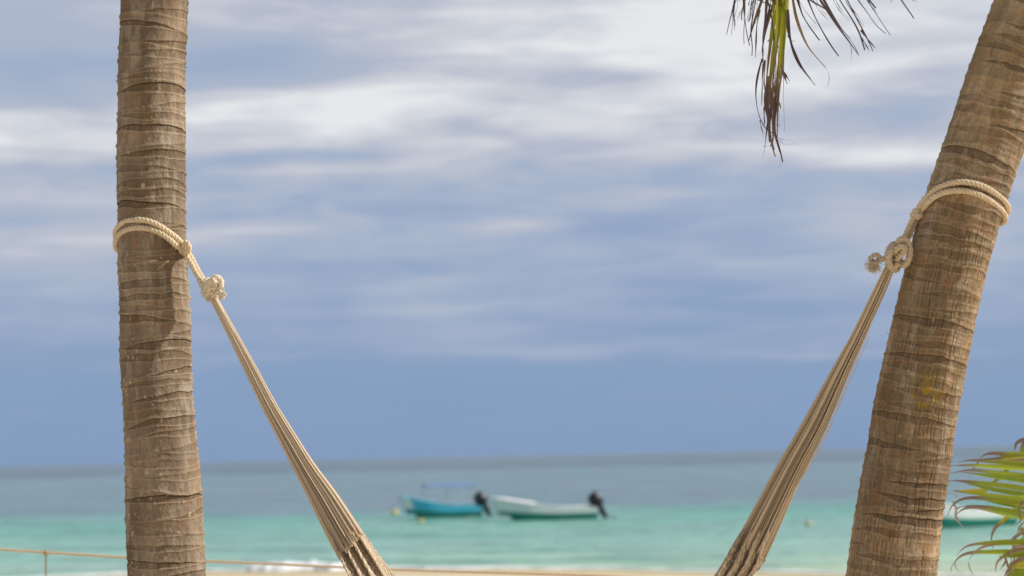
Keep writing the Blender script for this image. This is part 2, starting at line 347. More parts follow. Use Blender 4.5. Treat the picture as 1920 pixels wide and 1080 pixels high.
def build_trunk(ax, name, parent, seed, pitch, style):
    rs = np.random.RandomState(seed)
    ylo, yhi = ax.y.min(), ax.y.max()
    ys = np.r_[np.arange(ylo, -30, 7.0), np.arange(-30, 1115, 0.8), np.arange(1115, yhi, 7.0)]
    cx, hw = ax.at(ys)
    C = np.array([P(a, b, ax.d) for a, b in zip(cx, ys)])
    T = np.gradient(C, axis=0); T /= np.linalg.norm(T, axis=1)[:, None]; T = -T      # upwards
    fr = np.array([0, -1.0, 0.0]); Fd = fr - T * (T @ fr)[:, None]; Fd /= np.linalg.norm(Fd, axis=1)[:, None]
    Rt = np.cross(T, Fd); Rt = -Rt if Rt[0, 0] < 0 else Rt
    th = np.r_[np.linspace(-1.75, 1.75, 250), np.linspace(1.75, 2 * np.pi - 1.75, 42)[1:-1]]
    L = np.r_[0, np.cumsum(np.linalg.norm(np.diff(C, axis=0), axis=1))]; s = L[-1] - L     # height up the trunk
    S, TH = np.meshgrid(s, th, indexing='ij')
    R = (hw * ax.d / F)[:, None] + 0 * TH
    qx, qy = np.cos(TH) * 1.0, np.sin(TH) * 1.0
    r0 = 0.115
    wob = (fbm(qx * 1.5, qy * 1.5, S * 8, 2, seed) - 0.5) * 0.016 + (fbm(qx * 6, qy * 6, S * 30, 2, seed + 3) - 0.5) * (0.004 if style == 0 else 0.006)
    Sw = S + wob
    disp = np.zeros_like(S); dark = np.zeros_like(S); pale = np.zeros_like(S); crease = np.zeros_like(S); tone = np.zeros_like(S)
    k = 0; z = -0.05; fib = fbm(qx * 60, qy * 60, S * 40, 2, seed + 7); rough_e = (fbm(qx * 25, qy * 25, S * 25, 2, seed + 8) - 0.5)
    phi = rs.rand() * 6
    while z < s[0] + 0.1:
        phi = rs.normal(0.35, 0.75) if rs.rand() < .72 else rs.rand() * 6.28; A = (0.012 + 0.013 * rs.rand()) * (1.0 if style == 0 else 0.8)
        wdt = (0.020 + 0.014 * rs.rand()); inten = rs.rand() ** 1.1
        rows = np.where((s > z - 0.12) & (s < z + 0.10))[0]
        if len(rows):
            a, b = rows[0], rows[-1] + 1; sl_ = slice(a, b)
            u = np.cos(TH[sl_] - phi); top = z + A * u
            wk = wdt * np.clip(u + 0.25, 0, 1.25) / 1.25
            d = Sw[sl_] - top                                  # 0 at the upper edge, negative below
            ins = sstep(0.0, -0.0025, d) * sstep(-1.0, -0.86, d / (wk + 1e-5)) * (wk > 0.003)
            dark[sl_] = np.maximum(dark[sl_], ins * (0.35 + 0.65 * inten) * (0.6 + 0.8 * fib[sl_]))
            e1 = np.exp(-((d - 0.0015) / 0.0016) ** 2); e2 = np.exp(-((d + wk) / 0.0013) ** 2) * (wk > 0.002)
            lw = 0.35 + 0.65 * vnoise(qx[sl_] * 3 + k, qy[sl_] * 3, 0 * u, seed + k)
            pale[sl_] = np.maximum(pale[sl_], np.maximum(e1 * 0.6, e2) * lw * (1.0 if style == 0 else .7))
            cr = np.exp(-((d + 0.0022 + 0.003 * rough_e[sl_]) / 0.0017) ** 2) * np.clip(0.25 + u, 0, 1) * inten ** 1.5
            crease[sl_] = np.maximum(crease[sl_], cr)
            disp[sl_] += 0.0019 * (np.exp(-((d + wk) / 0.005) ** 2)) + 0.0016 * np.exp(-((d - 0.002) / 0.006) ** 2) - 0.0016 * ins * inten - 0.0018 * cr
            band = sstep(-0.004, 0.004, d)
            tone[sl_] = np.where(d > -wk, tone[sl_], tone[sl_]) ; tone[sl_] = tone[sl_] * (1 - band) + band * (rs.rand() - 0.5)
            disp[sl_] -= 0
        z += pitch * (0.75 + 0.5 * rs.rand()); k += 1
    lum = 1 + 0.22 * tone
    broad = fbm(qx * 2.2, qy * 2.2, S * 6, 3, seed + 11); med = fbm(qx * 9, qy * 9, S * 45, 3, seed + 12)
    fine = fbm(qx * 40, qy * 40, S * 160, 2, seed + 13); vert = fbm(qx * 45, qy * 45, S * 14, 2, seed + 14)
    base1 = np.array(lin(163, 142, 120)); base2 = np.array(lin(144, 122, 101)); grey = np.array(lin(142, 128, 112)); brown = np.array(lin(146, 114, 86))
    darkc = np.array(lin(108, 90, 70)); palec = np.array(lin(204, 184, 154)); blk = np.array(lin(52, 40, 30))
    if style == 1:
        base1 = np.array(lin(178, 152, 122)); base2 = np.array(lin(157, 130, 100)); grey = np.array(lin(150, 131, 103)); brown = np.array(lin(152, 108, 78))
    def mixc(c, d, m): return c * (1 - m[..., None]) + d * m[..., None]
    c = mixc(np.broadcast_to(base1, S.shape + (3,)), base2, sstep(0.35, 0.65, broad))
    c = mixc(c, grey, sstep(0.42, 0.7, med) * 0.85)
    c = c * (0.80 + 0.40 * sstep(.25, .75, fbm(qx * 1.7, qy * 1.7, S * 3.5, 4, seed + 71)))[..., None]
    c = mixc(c, np.array(lin(186, 174, 156)), sstep(.56, .66, fbm(qx * 5, qy * 5, S * 13, 4, seed + 72)) * (.45 if style == 0 else .35))
    c = mixc(c, brown, sstep(0.58, 0.8, fbm(qx * 3, qy * 3, S * 22, 3, seed + 15)) * 0.55)
    micro = fbm(qx * 95, qy * 95, S * 300, 2, seed + 18)
    c = c * (lum * (0.80 + 0.40 * fine) * ((0.88 + 0.24 * vert) if style == 0 else (0.94 + 0.12 * vert)) * (0.88 + 0.24 * micro))[..., None]
    c = c * (0.88 if style == 0 else 0.94)
    c = mixc(c, darkc, np.clip(dark * (0.5 + 0.5 * sstep(.3, .6, med)) * 0.85, 0, 1))
    c = mixc(c, palec, np.clip(pale * 0.5, 0, 1))
    c = mixc(c, blk, np.clip(crease * 1.1, 0, 1) * sstep(0.15, 0.45, fine * 0.5 + 0.5 * broad))
    disp += (fine - 0.5) * 0.0013 + (med - 0.5) * 0.0030 + (broad - 0.5) * 0.004 - dark * (fib - 0.3) * 0.0012
    # pale lichen spots
    nsp = 1500 if style == 0 else 260
    for _ in range(nsp):
        i = rs.randint(40, len(ys) - 40); j = rs.randint(4, 245)
        if not (-30 < ys[i] < 1112): continue
        if style == 0:
            if rs.rand() > np.clip((ys[i] - 430) / 250, 0.05, 1) or rs.rand() > np.clip(0.55 - 0.5 * np.sin(th[j]) * 1.3, 0.08, 1): continue
        if vnoise(np.array([j / 22.]), np.array([i / 32.]), np.array([0.3]), seed + 33)[0] < (0.42 if style == 0 else .55): continue
        rp_ = rs.uniform(1.0, 3.0) * (1 if rs.rand() < .7 else 1.4); wi = int(rp_ * 2) + 3
        a, b, c0, c1 = i - wi, i + wi + 1, max(j - wi, 0), min(j + wi + 1, 250)
        dd = np.hypot((ys[a:b, None] - ys[i]) * rs.uniform(.7, 1.1), (th[None, c0:c1] - th[j]) * 66) / rp_
        m = sstep(1.15, .55, dd + (fine[a:b, c0:c1] - .5) * .8) * rs.uniform(.35, .8)
        c[a:b, c0:c1] = mixc(c[a:b, c0:c1], palec, m)
    if style == 1:
        # vertical cracks that cut the rings into plates, more of them lower down
        amt = 0.25 + 0.75 * sstep(2.35, 1.6, S)
        ridx = np.floor(Sw / 0.026 + 0.8 * np.cos(TH - 1.0)).astype(np.int64)
        arc = TH * 10.5 + 1.0 * (fbm(qx * 2, qy * 2, S * 7, 2, seed + 51) - 0.5) + 0.35 * (fbm(qx * 9, qy * 9, S * 45, 2, seed + 58) - 0.5)
        cell = arc + hsh(ridx // 2, 0 * ridx, 0 * ridx, seed + 52) * 7
        fr_ = np.abs(cell - np.round(cell)); on = (hsh(np.round(cell).astype(np.int64), ridx // 2, 0 * ridx, seed + 53) > 0.5)
        ck = np.exp(-(fr_ / 0.085) ** 2) * on * amt * sstep(0.25, 0.5, fbm(qx * 4, qy * 4, S * 26, 2, seed + 54))
        cell2 = arc * 2.3 + hsh(ridx, 0 * ridx, 0 * ridx, seed + 55) * 7; f2 = np.abs(cell2 - np.round(cell2))
        ck2 = np.exp(-(f2 / 0.12) ** 2) * (hsh(np.round(cell2).astype(np.int64), ridx, 0 * ridx, seed + 56) > 0.5) * amt * 0.6
        ck = np.clip(ck + ck2, 0, 1)
        c = mixc(c, blk * 1.4, ck * 0.62); disp -= 0.0028 * ck
        plates = hsh(np.floor(cell).astype(np.int64), ridx // 2, 0 * ridx, seed + 57)
        c = c * (0.93 + 0.14 * plates * amt)[..., None]
        # worn yellow paint mark
        yc = 744.0; yr = np.interp(-S, -s, ys) if False else ys[:, None] + 0 * TH
        ym = np.exp(-(((yr - 735) / 34) ** 2 + ((TH + 0.02) / 0.36) ** 2) * 1.0) * np.maximum(sstep(0.46, 0.60, fbm(qx * 8, qy * 8, S * 45, 4, seed + 61)), pale * .9)
        c = mixc(c, np.array(lin(176, 142, 34)), np.clip(ym * 0.75, 0, 1))
    rad = R + disp * (1.15 if style == 0 else 0.72)
    V = C[:, None] + rad[..., None] * (np.cos(TH)[..., None] * Fd[:, None] + np.sin(TH)[..., None] * Rt[:, None])
    nn, mm = S.shape
    mb = MB(); mb.add(V.reshape(-1, 3), grid_faces(nn, mm, True), np.clip(c.reshape(-1, 3), 0.01, 0.9))
    # loose fibres along the ring edges
    for _ in range(150):
        i = rs.randint(60, nn - 60); j = rs.randint(0, 250)
        if abs(abs(th[j]) - 1.5) > 0.35 and rs.rand() < 0.7: continue
        p = V[i, j]; nrm = np.cos(th[j]) * Fd[i] + np.sin(th[j]) * Rt[i]; ln = 0.004 + 0.007 * rs.rand()
        q = p + nrm * ln * 0.8 + T[i] * ln * rs.normal(0, 0.7); r = (p + q) / 2 + T[i] * 0.001
        w_ = T[i] * 0.0007
        mb.add([p - nrm * .002 - w_, p - nrm * .002 + w_, r + w_, r - w_, q + w_ * .3, q - w_ * .3], [[0, 1, 2, 3], [3, 2, 4, 5]], darkc * 0.7)
    o = mb.build(name, M_BARK, parent)
    return o, C, T

LEFT = Axis([(352, -1250, 44), (325, -900, 50), (303, -450, 58), (290, 0, 61.5), (285.5, 100, 62), (284.5, 200, 62), (283.5, 300, 63.5), (284.5, 400, 62.5), (286, 500, 64), (290, 560, 65), (292, 650, 66),
             (296.5, 750, 65), (303, 850, 67.5), (308, 950, 71), (313, 1080, 72), (321, 1250, 76), (330, 1400, 88), (336, 1530, 108)], 6.0)
RIGHT = Axis([(2700, -2750, 46), (2570, -2150, 49), (2400, -1550, 53), (2260, -1050, 57), (2200, -880, 59), (2100, -520, 64), (2010, -220, 68), (1932, 20, 70), (1892, 130, 71), (1851, 255, 72), (1808, 382, 73), (1765, 542, 74), (1720, 750, 77), (1704, 850, 78),
              (1689, 943, 80), (1671, 1078, 83), (1652, 1250, 88), (1645, 1450, 100), (1640, 1612, 124)], 5.4)
palmL = empty('palm_tree', P(336, 1500, 6.0)); tag(palmL, 'straight upright coconut palm trunk with smooth ringed bark and pale spots, rope tied round it', 'palm tree')
palmR = empty('palm_tree', P(1640, 1580, 5.4)); tag(palmR, 'leaning coconut palm trunk with cracked bark and a worn yellow mark, rope tied round it', 'palm tree')
tL, CL, TL = build_trunk(LEFT, 'trunk', palmL, 3, 0.043, 0)
tR, CRt, TR = build_trunk(RIGHT, 'trunk', palmR, 17, 0.036, 1)

# ------------------------------------------------------------------ palm fronds
G1, G2, YG = np.array(lin(140, 156, 50)), np.array(lin(112, 134, 44)), np.array(lin(186, 182, 60))
BR, BR2, PUR = np.array(lin(156, 126, 96)), np.array(lin(112, 90, 76)), np.array(lin(112, 94, 102))
def blade(mb, pts, width, cols, fold=0.35, face=None, rs=random):
    """one leaflet: a V-folded strip along pts; width is the widest; cols (n,3) along it"""
    pts = np.asarray(pts, float); n = len(pts); T = np.gradient(pts, axis=0); T /= np.linalg.norm(T, axis=1)[:, None] + 1e-9
    f = np.array([0, -1.0, 0.15]) if face is None else np.asarray(face, float)
    Sd = np.cross(T, f); Sd /= np.linalg.norm(Sd, axis=1)[:, None] + 1e-9; Nn = np.cross(Sd, T)
    t = np.linspace(0, 1, n); wd = np.asarray(width) if np.ndim(width) else width * np.clip(np.minimum(0.45 + t * 3, 1.0) * (1 - t ** 2.6), 0.06, 1)
    a = pts + Sd * wd[:, None] / 2; b = pts - Sd * wd[:, None] / 2; m = pts - Nn * wd[:, None] * fold * 0.5
    V = np.stack([a, m, b], 1).reshape(-1, 3); mb.add(V, grid_faces(n, 3), np.repeat(cols, 3, 0))
def poly(pts, n, passes=3):
    p = np.asarray(pts, float); L = np.r_[0, np.cumsum(np.linalg.norm(np.diff(p, axis=0), axis=1))]; t = np.linspace(0, L[-1], n)
    q = np.stack([np.interp(t, L, p[:, k]) for k in range(3)], 1)
    for _ in range(passes): q[1:-1] = .25 * q[:-2] + .5 * q[1:-1] + .25 * q[2:]
    return q
def leafcols(n, brown_from, green, brown):
    t = np.linspace(0, 1, n)[:, None]; k = sstep(brown_from - 0.08, brown_from + 0.10, t)
    return green * (1 - k) + brown * k
def frond(name, parent, rach, nleaf, llen, lw, rs, brown=0.85, hang=0.5, t0=0.22, kink=0.0, spread=1.0, n=120, rr=0.014):
    """rach: control points of the midrib from the crown to its tip"""
    R_ = spline(rach, n); T = np.gradient(R_, axis=0); T /= np.linalg.norm(T, axis=1)[:, None]
    mb = MB(); tt = np.linspace(0, 1, n)
    mb.tube(R_, rr * (1 - 0.85 * tt), np.outer(np.ones(n), YG * 0.8), 6)
    for k in range(nleaf):
        for sgn in (-1, 1):
            t = t0 + (1 - t0) * (k + rs.rand() * 0.6) / nleaf; i = min(int(t * (n - 1)), n - 1)
            p = R_[i]; d = T[i]; side = np.cross(d, [0, 0, 1.0]); side /= np.linalg.norm(side) + 1e-9; upv = np.cross(side, d)
            ang = math.radians(62 - 40 * (t - t0) / (1 - t0)) + rs.normal(0, 0.06)
            dr = d * math.cos(ang) + side * sgn * math.sin(ang) * spread + upv * 0.12
            ln = llen * math.sin(math.pi * (0.18 + 0.74 * (t - t0) / (1 - t0))) ** 0.6 * (0.85 + 0.3 * rs.rand())
            m = 9; q = np.zeros((m, 3)); q[0] = p; v = dr / np.linalg.norm(dr)
            for j in range(1, m):
                v = v + np.array([0, 0, -1.0]) * hang * (j / m) * 0.45 + rs.normal(0, 0.02, 3)
                if kink and j == m - 3: v = v + np.array([0, 0, -kink])
                v /= np.linalg.norm(v); q[j] = q[j - 1] + v * ln / (m - 1)
            gcol = G1 * (0.7 + 0.6 * rs.rand()) if rs.rand() < 0.6 else G2 * (0.8 + 0.5 * rs.rand())
            blade(mb, q, lw * (0.8 + 0.4 * rs.rand()), leafcols(m, brown + rs.normal(0, 0.07), gcol, BR2 * (0.8 + 0.5 * rs.rand())), face=upv)
    return mb.build(name, M_LEAF, parent)
rsF = np.random.RandomState(5)
def crown(parent, top, angs, L, seed, drop=1.0):
    rs = np.random.RandomState(seed)
    for a in angs:
        a = math.radians(a + rs.normal(0, 5)); e = rs.uniform(0.15, 0.9); h = np.array([math.cos(a), math.sin(a), 0]); ll = L * rs.uniform(0.85, 1.1)
        pts = [top, top + h * ll * .25 + np.array([0, 0, .25 * ll * e]), top + h * ll * .55 + np.array([0, 0, ll * (.33 * e - .04)]), top + h * ll * .8 + np.array([0, 0, ll * (.16 * e - .2 * drop)]), top + h * ll * .93 + np.array([0, 0, ll * (-.08 - .36 * drop) + .05 * e])]
        frond('frond', parent, pts, 46, 0.62, 0.035, rs, hang=0.7)
crown(palmL, CL[0], [60, 110, 150, 200, 250, 300], 2.6, 41, 0.5)
crown(palmR, CRt[0], [35, 75, 110, 150], 2.4, 42, 0.5)
cap = MB()
for (Cc, par) in ((CL[0], palmL), (CRt[0], palmR)):
    hb = MB()
    th_ = np.linspace(0, 2 * np.pi, 14); zz = np.linspace(-0.25, 0.32, 9)
    V = np.stack([[Cc[0] + math.cos(a) * rr_, Cc[1] + math.sin(a) * rr_, Cc[2] + z_] for z_, rr_ in zip(zz, [.10, .14, .17, .18, .17, .14, .10, .05, .01]) for a in th_[:-1]])
    hb.add(V, grid_faces(9, 13, True), BR); hb.build('crown_base', M_BARK, par)

# the drooping, half dead frond that hangs into the top of the picture (it grows from the leaning palm)
def hanging_frond():
    rs = np.random.RandomState(8); mb = MB(); D0 = 5.35
    rp = [(2700, -2740, 5.4), (2540, -2900, 5.2), (2300, -2700, 5.05), (2020, -1900, 5.1), (1830, -1150, 5.2), (1700, -560, 5.28), (1610, -230, 5.33), (1520, -80, 5.34), (1478, -14, 5.35), (1466, 60, 5.36)]
    R_ = spline([P(*q) for q in rp], 180); mb.tube(R_, 0.016 * (1 - 0.86 * np.linspace(0, 1, 180)), np.outer(np.ones(180), YG * .7), 6)
    sc = 1 / 3.375
    for i in range(24, 122, 3):
        for sg in (-1, 1):
            dn = R_[i + 2] - R_[i - 2]; dn /= np.linalg.norm(dn); sd = np.cross(dn, [0, 0.3, 1.]); sd /= np.linalg.norm(sd); ln = rs.uniform(.35, .55)
            q = [R_[i] + (dn * .55 * u + sd * sg * .6 * u * (1 - .4 * u) + np.array([0, 0, -.35]) * u * u) * ln for u in np.linspace(0, 1, 9)]
            blade(mb, q, .028, leafcols(9, .75, G1 * rs.uniform(.7, 1.1), BR), face=np.array([0, -1, .2]))
    S_ = [  # (points in crop pixels, width px of the photograph, greenness at the start 0..1, brown from)
        ([(125, 0), (110, 80), (90, 150), (75, 220)], 3.4, 0, 0), ([(128, 0), (120, 100), (105, 222)], 3, 0, 0), ([(120, 60), (128, 150), (125, 192)], 2.4, 0, 0),
        ([(190, 0), (192, 120), (182, 200), (186, 278)], 5, .5, .3), ([(180, 0), (188, 90), (200, 200), (222, 292)], 5.5, .2, .2), ([(222, 0), (212, 40), (232, 28)], 2, 0, 0),
        ([(262, 0), (240, 110), (225, 200), (242, 300), (235, 356)], 5, .2, .25), ([(300, 0), (270, 80), (240, 170), (215, 262)], 7, .7, .35), ([(285, 60), (266, 160), (262, 260), (258, 366)], 4, .2, .3),
        ([(330, 0), (322, 120), (300, 260), (312, 330), (300, 400)], 6, 0, 0), ([(378, 0), (345, 120), (318, 220), (298, 340), (316, 430)], 10, 1, .35), ([(352, 20), (330, 150), (306, 260), (300, 330)], 5, 0, 0),
        ([(300, 370), (268, 490), (257, 600), (272, 710), (300, 785), (335, 835), (372, 845)], 3.6, 0, 0), ([(308, 400), (302, 500), (297, 668)], 4, 0, 0), ([(318, 380), (312, 520), (320, 600)], 3, 0, 0),
        ([(286, 760), (296, 810), (312, 868)], 2.4, 0, 0),
        ([(408, 0), (365, 190), (342, 380), (322, 560), (312, 700), (314, 790)], 11, 1, .58), ([(428, 0), (398, 200), (368, 420), (345, 600), (338, 780), (352, 900), (384, 992)], 12, 1, .5),
        ([(444, 0), (428, 200), (402, 400), (388, 560), (368, 700), (378, 850), (412, 930), (432, 1028)], 12, 1, .48), ([(462, 0), (456, 150), (440, 300), (428, 450), (406, 560), (398, 700), (396, 872)], 11, 1, .55),
        ([(436, 0), (420, 200), (412, 400), (398, 560), (392, 650)], 12, 1, .8), ([(416, 40), (380, 240), (356, 440), (350, 560), (330, 720), (345, 860)], 9, 1, .5),
        ([(450, 60), (442, 240), (424, 400), (410, 500)], 9, 1, 1.2), ([(400, 100), (372, 300), (340, 520), (345, 640)], 9, 1, .8), ([(330, 520), (322, 640), (340, 800), (348, 900)], 7, .1, .2),
        ([(350, 540), (356, 660), (366, 780), (372, 900), (350, 930)], 6, 0, 0), ([(380, 540), (384, 620), (410, 655), (420, 688)], 6, .3, .2), ([(364, 560), (350, 700), (332, 800), (318, 930)], 4, .1, .1),
        ([(395, 560), (380, 700), (368, 820), (392, 900), (410, 960)], 5, 0, 0), ([(340, 600), (312, 690), (318, 780)], 4, 0, 0),
        ([(384, 0), (350, 220), (334, 420), (324, 600)], 10, 1, .7), ([(420, 0), (384, 260), (356, 500), (338, 640)], 10, 1, .75), ([(440, 0), (414, 160), (384, 360), (366, 560)], 9, 1, 1.2), ([(452, 0), (436, 160), (420, 330), (402, 520), (392, 600)], 10, 1, .9), ([(396, 0), (392, 200), (374, 460), (362, 620), (366, 760)], 9, 1, .62),
        ([(340, 480), (330, 640), (346, 760), (352, 860)], 6, .3, .1), ([(372, 520), (362, 660), (346, 780), (356, 880), (378, 950)], 6, .2, .1), ([(400, 500), (392, 620), (380, 760), (384, 860), (404, 930), (420, 980)], 6, .2, .1),
        ([(458, 90), (466, 200), (486, 300), (520, 385), (546, 432)], 6.4, .25, .15), ([(460, 60), (480, 260), (545, 425), (592, 482), (636, 540)], 5, .1, .1),
        ([(495, 0), (512, 100), (545, 200), (590, 300), (650, 370), (702, 427)], 6.8, .8, .25), ([(700, 424), (722, 460), (727, 500), (714, 545), (688, 582)], 1.0, 0, 0),
        ([(525, 0), (556, 100), (606, 178), (664, 256)], 7, .2, .15), ([(590, 0), (640, 120), (700, 230), (750, 310), (786, 356)], 5.4, .1, .1),
        ([(600, 0), (650, 28), (705, 58), (740, 90)], 6, .1, .1), ([(668, 0), (720, 78), (780, 168), (830, 235), (872, 292), (912, 350)], 7, .1, .1), ([(690, 0), (730, 70), (800, 180), (856, 245)], 6, .1, .1),
        ([(850, 240), (885, 290), (912, 350), (903, 382)], 2, 0, 0), ([(855, 262), (868, 330), (858, 412)], 1.3, 0, 0),
        ([(790, 0), (850, 90), (905, 180), (932, 250), (950, 318)], 7, .1, .1), ([(838, 0), (885, 90), (940, 195), (975, 260), (1002, 326)], 5, .1, .1), ([(925, 190), (962, 240), (1016, 306)], 3.4, 0, 0), ([(930, 240), (960, 290), (980, 325)], 3, 0, 0),
        ([(905, 0), (948, 55), (985, 100), (1005, 150), (1045, 185), (1082, 212)], 5.4, .1, .1), ([(960, 0), (1005, 60), (1058, 145), (1112, 223)], 5.4, .1, .1), ([(975, 0), (1000, 30), (1020, 52)], 8, 0, 0),
        ([(1178, 0), (1212, 40), (1262, 118)], 5.5, 0, 0), ([(1130, 0), (1118, 8), (1110, 18)], 3, 0, 0), ([(1250, 0), (1268, 5), (1282, 14)], 1.5, 0, 0),
        ([(414, 400), (436, 470), (460, 533)], 5.4, .2, .2), ([(430, 440), (450, 478), (476, 516)], 4, 0, 0), ([(150, 0), (158, 5), (162, 12)], 2.5, 0, 0),
        ([(400, 870), (430, 885), (478, 884)], 0.8, 0, 0), ([(396, 880), (440, 915), (490, 918), (520, 896)], 0.8, 0, 0), ([(420, 990), (418, 1040), (408, 1062)], 0.7, 0, 0), ([(322, 900), (315, 950), (302, 1000)], 1, 0, 0),
        ([(380, 780), (410, 798), (430, 796)], 1.2, 0, 0), ([(308, 930), (322, 925), (330, 932)], 1.6, 0, 0), ([(345, 250), (335, 262), (350, 270)], 2, 0, 0), ([(460, 225), (485, 258), (510, 262)], 2, 0, 0), ([(340, 130), (355, 150), (362, 160)], 1.6, 0, 0)]
    for (x0, y0, x1, y1, n_, hang_) in ((126, 0, 460, 0, 30, 1), (500, 0, 1000, 0, 10, 0)):
        for _ in range(n_):
            u = rs.rand(); xx = x0 + (x1 - x0) * u
            if hang_:
                ln = 130 + 780 * np.exp(-((xx - 405) / 75) ** 2) * rs.uniform(.45, 1); cx_ = 372 + rs.normal(0, 28) if xx > 320 else xx - rs.uniform(5, 45)
                S_.append(([(xx, 0), (xx * .6 + cx_ * .4 + rs.normal(0, 8), ln * .35), (xx * .25 + cx_ * .75 + rs.normal(0, 8), ln * .7), (cx_, ln)], rs.uniform(1.6, 4), 1 if 345 < xx else .15, rs.uniform(.45, .7)))
            else:
                ln = rs.uniform(80, 210); S_.append(([(xx, 0), (xx + ln * .22, ln * .4), (xx + ln * .5, ln * .75), (xx + ln * .72, ln)], rs.uniform(1.2, 2.4), .1, .1))
    for k, (pts, wpx, gr, bf) in enumerate(S_):
        dd = D0 + rs.uniform(-0.10, 0.10); q = [(1340 + a * sc, b * sc) for a, b in pts]
        if pts[0][1] == 0 and wpx > 2:          # carry it on up to the midrib, outside the picture
            x0, y0 = q[0]; j = np.argmin([abs(1340 + pts[0][0] * sc - rp_[0] + 25) for rp_ in rp[5:9]]); rx, ry, rd = rp[5 + j]
            x0r = max(x0 + 10, 1470) if x0 < 1500 else x0 + 20
            i = np.argmin([abs((P_[0]) - P(x0r, 0, D0)[0]) for P_ in R_[120:]]) + 120
            first = R_[i]
        else: first = None
        zz = np.cumsum(rs.normal(0, 0.008, len(q))); pp = [P(a, b, dd + z_) for (a, b), z_ in zip(q, zz)]
        if first is not None:
            e = pp[0] - pp[1]; e = pp[0] + e / np.linalg.norm(e) * .08 + np.array([0, 0, .02]); pp = [first, e * .6 + first * .4, e] + pp
        n = 40 if first is not None else 22; c_ = poly(pp, n, 4); green = YG * 0.95 * (0.75 + 0.5 * rs.rand()) * gr + PUR * 1.15 * (1 - gr)
        if gr > .8: green = [np.array(lin(206, 204, 56)), np.array(lin(182, 190, 50)), np.array(lin(146, 162, 48)), np.array(lin(196, 184, 80)), np.array(lin(222, 214, 90))][k % 5] * rs.uniform(.85, 1.1); wpx = wpx * .62
        brown = (BR * rs.uniform(.6, 1.1) if (gr > 0.4 or pts[0][1] > 350 and pts[0][0] < 420 and rs.rand() < .5) else PUR * rs.uniform(.55, 1.0))
        cols = leafcols(n, bf, green, brown); t = np.linspace(0, 1, n)
        wd = wpx * D0 / F * (1.25 if wpx > 2 else 1.0) * np.clip((0.7 + 0.3 * np.sin(t * 9 + k)) * (1 - 0.72 * t ** 2), .2, 1)
        blade(mb, c_, wd, cols, fold=0.5, face=np.array([rs.normal(0, .3), -1, .1]))
    o = mb.build('drooping_frond', M_LEAF, palmR); o['label'] = 'half dried frond hanging down, yellow green with brown tips'
hanging_frond()

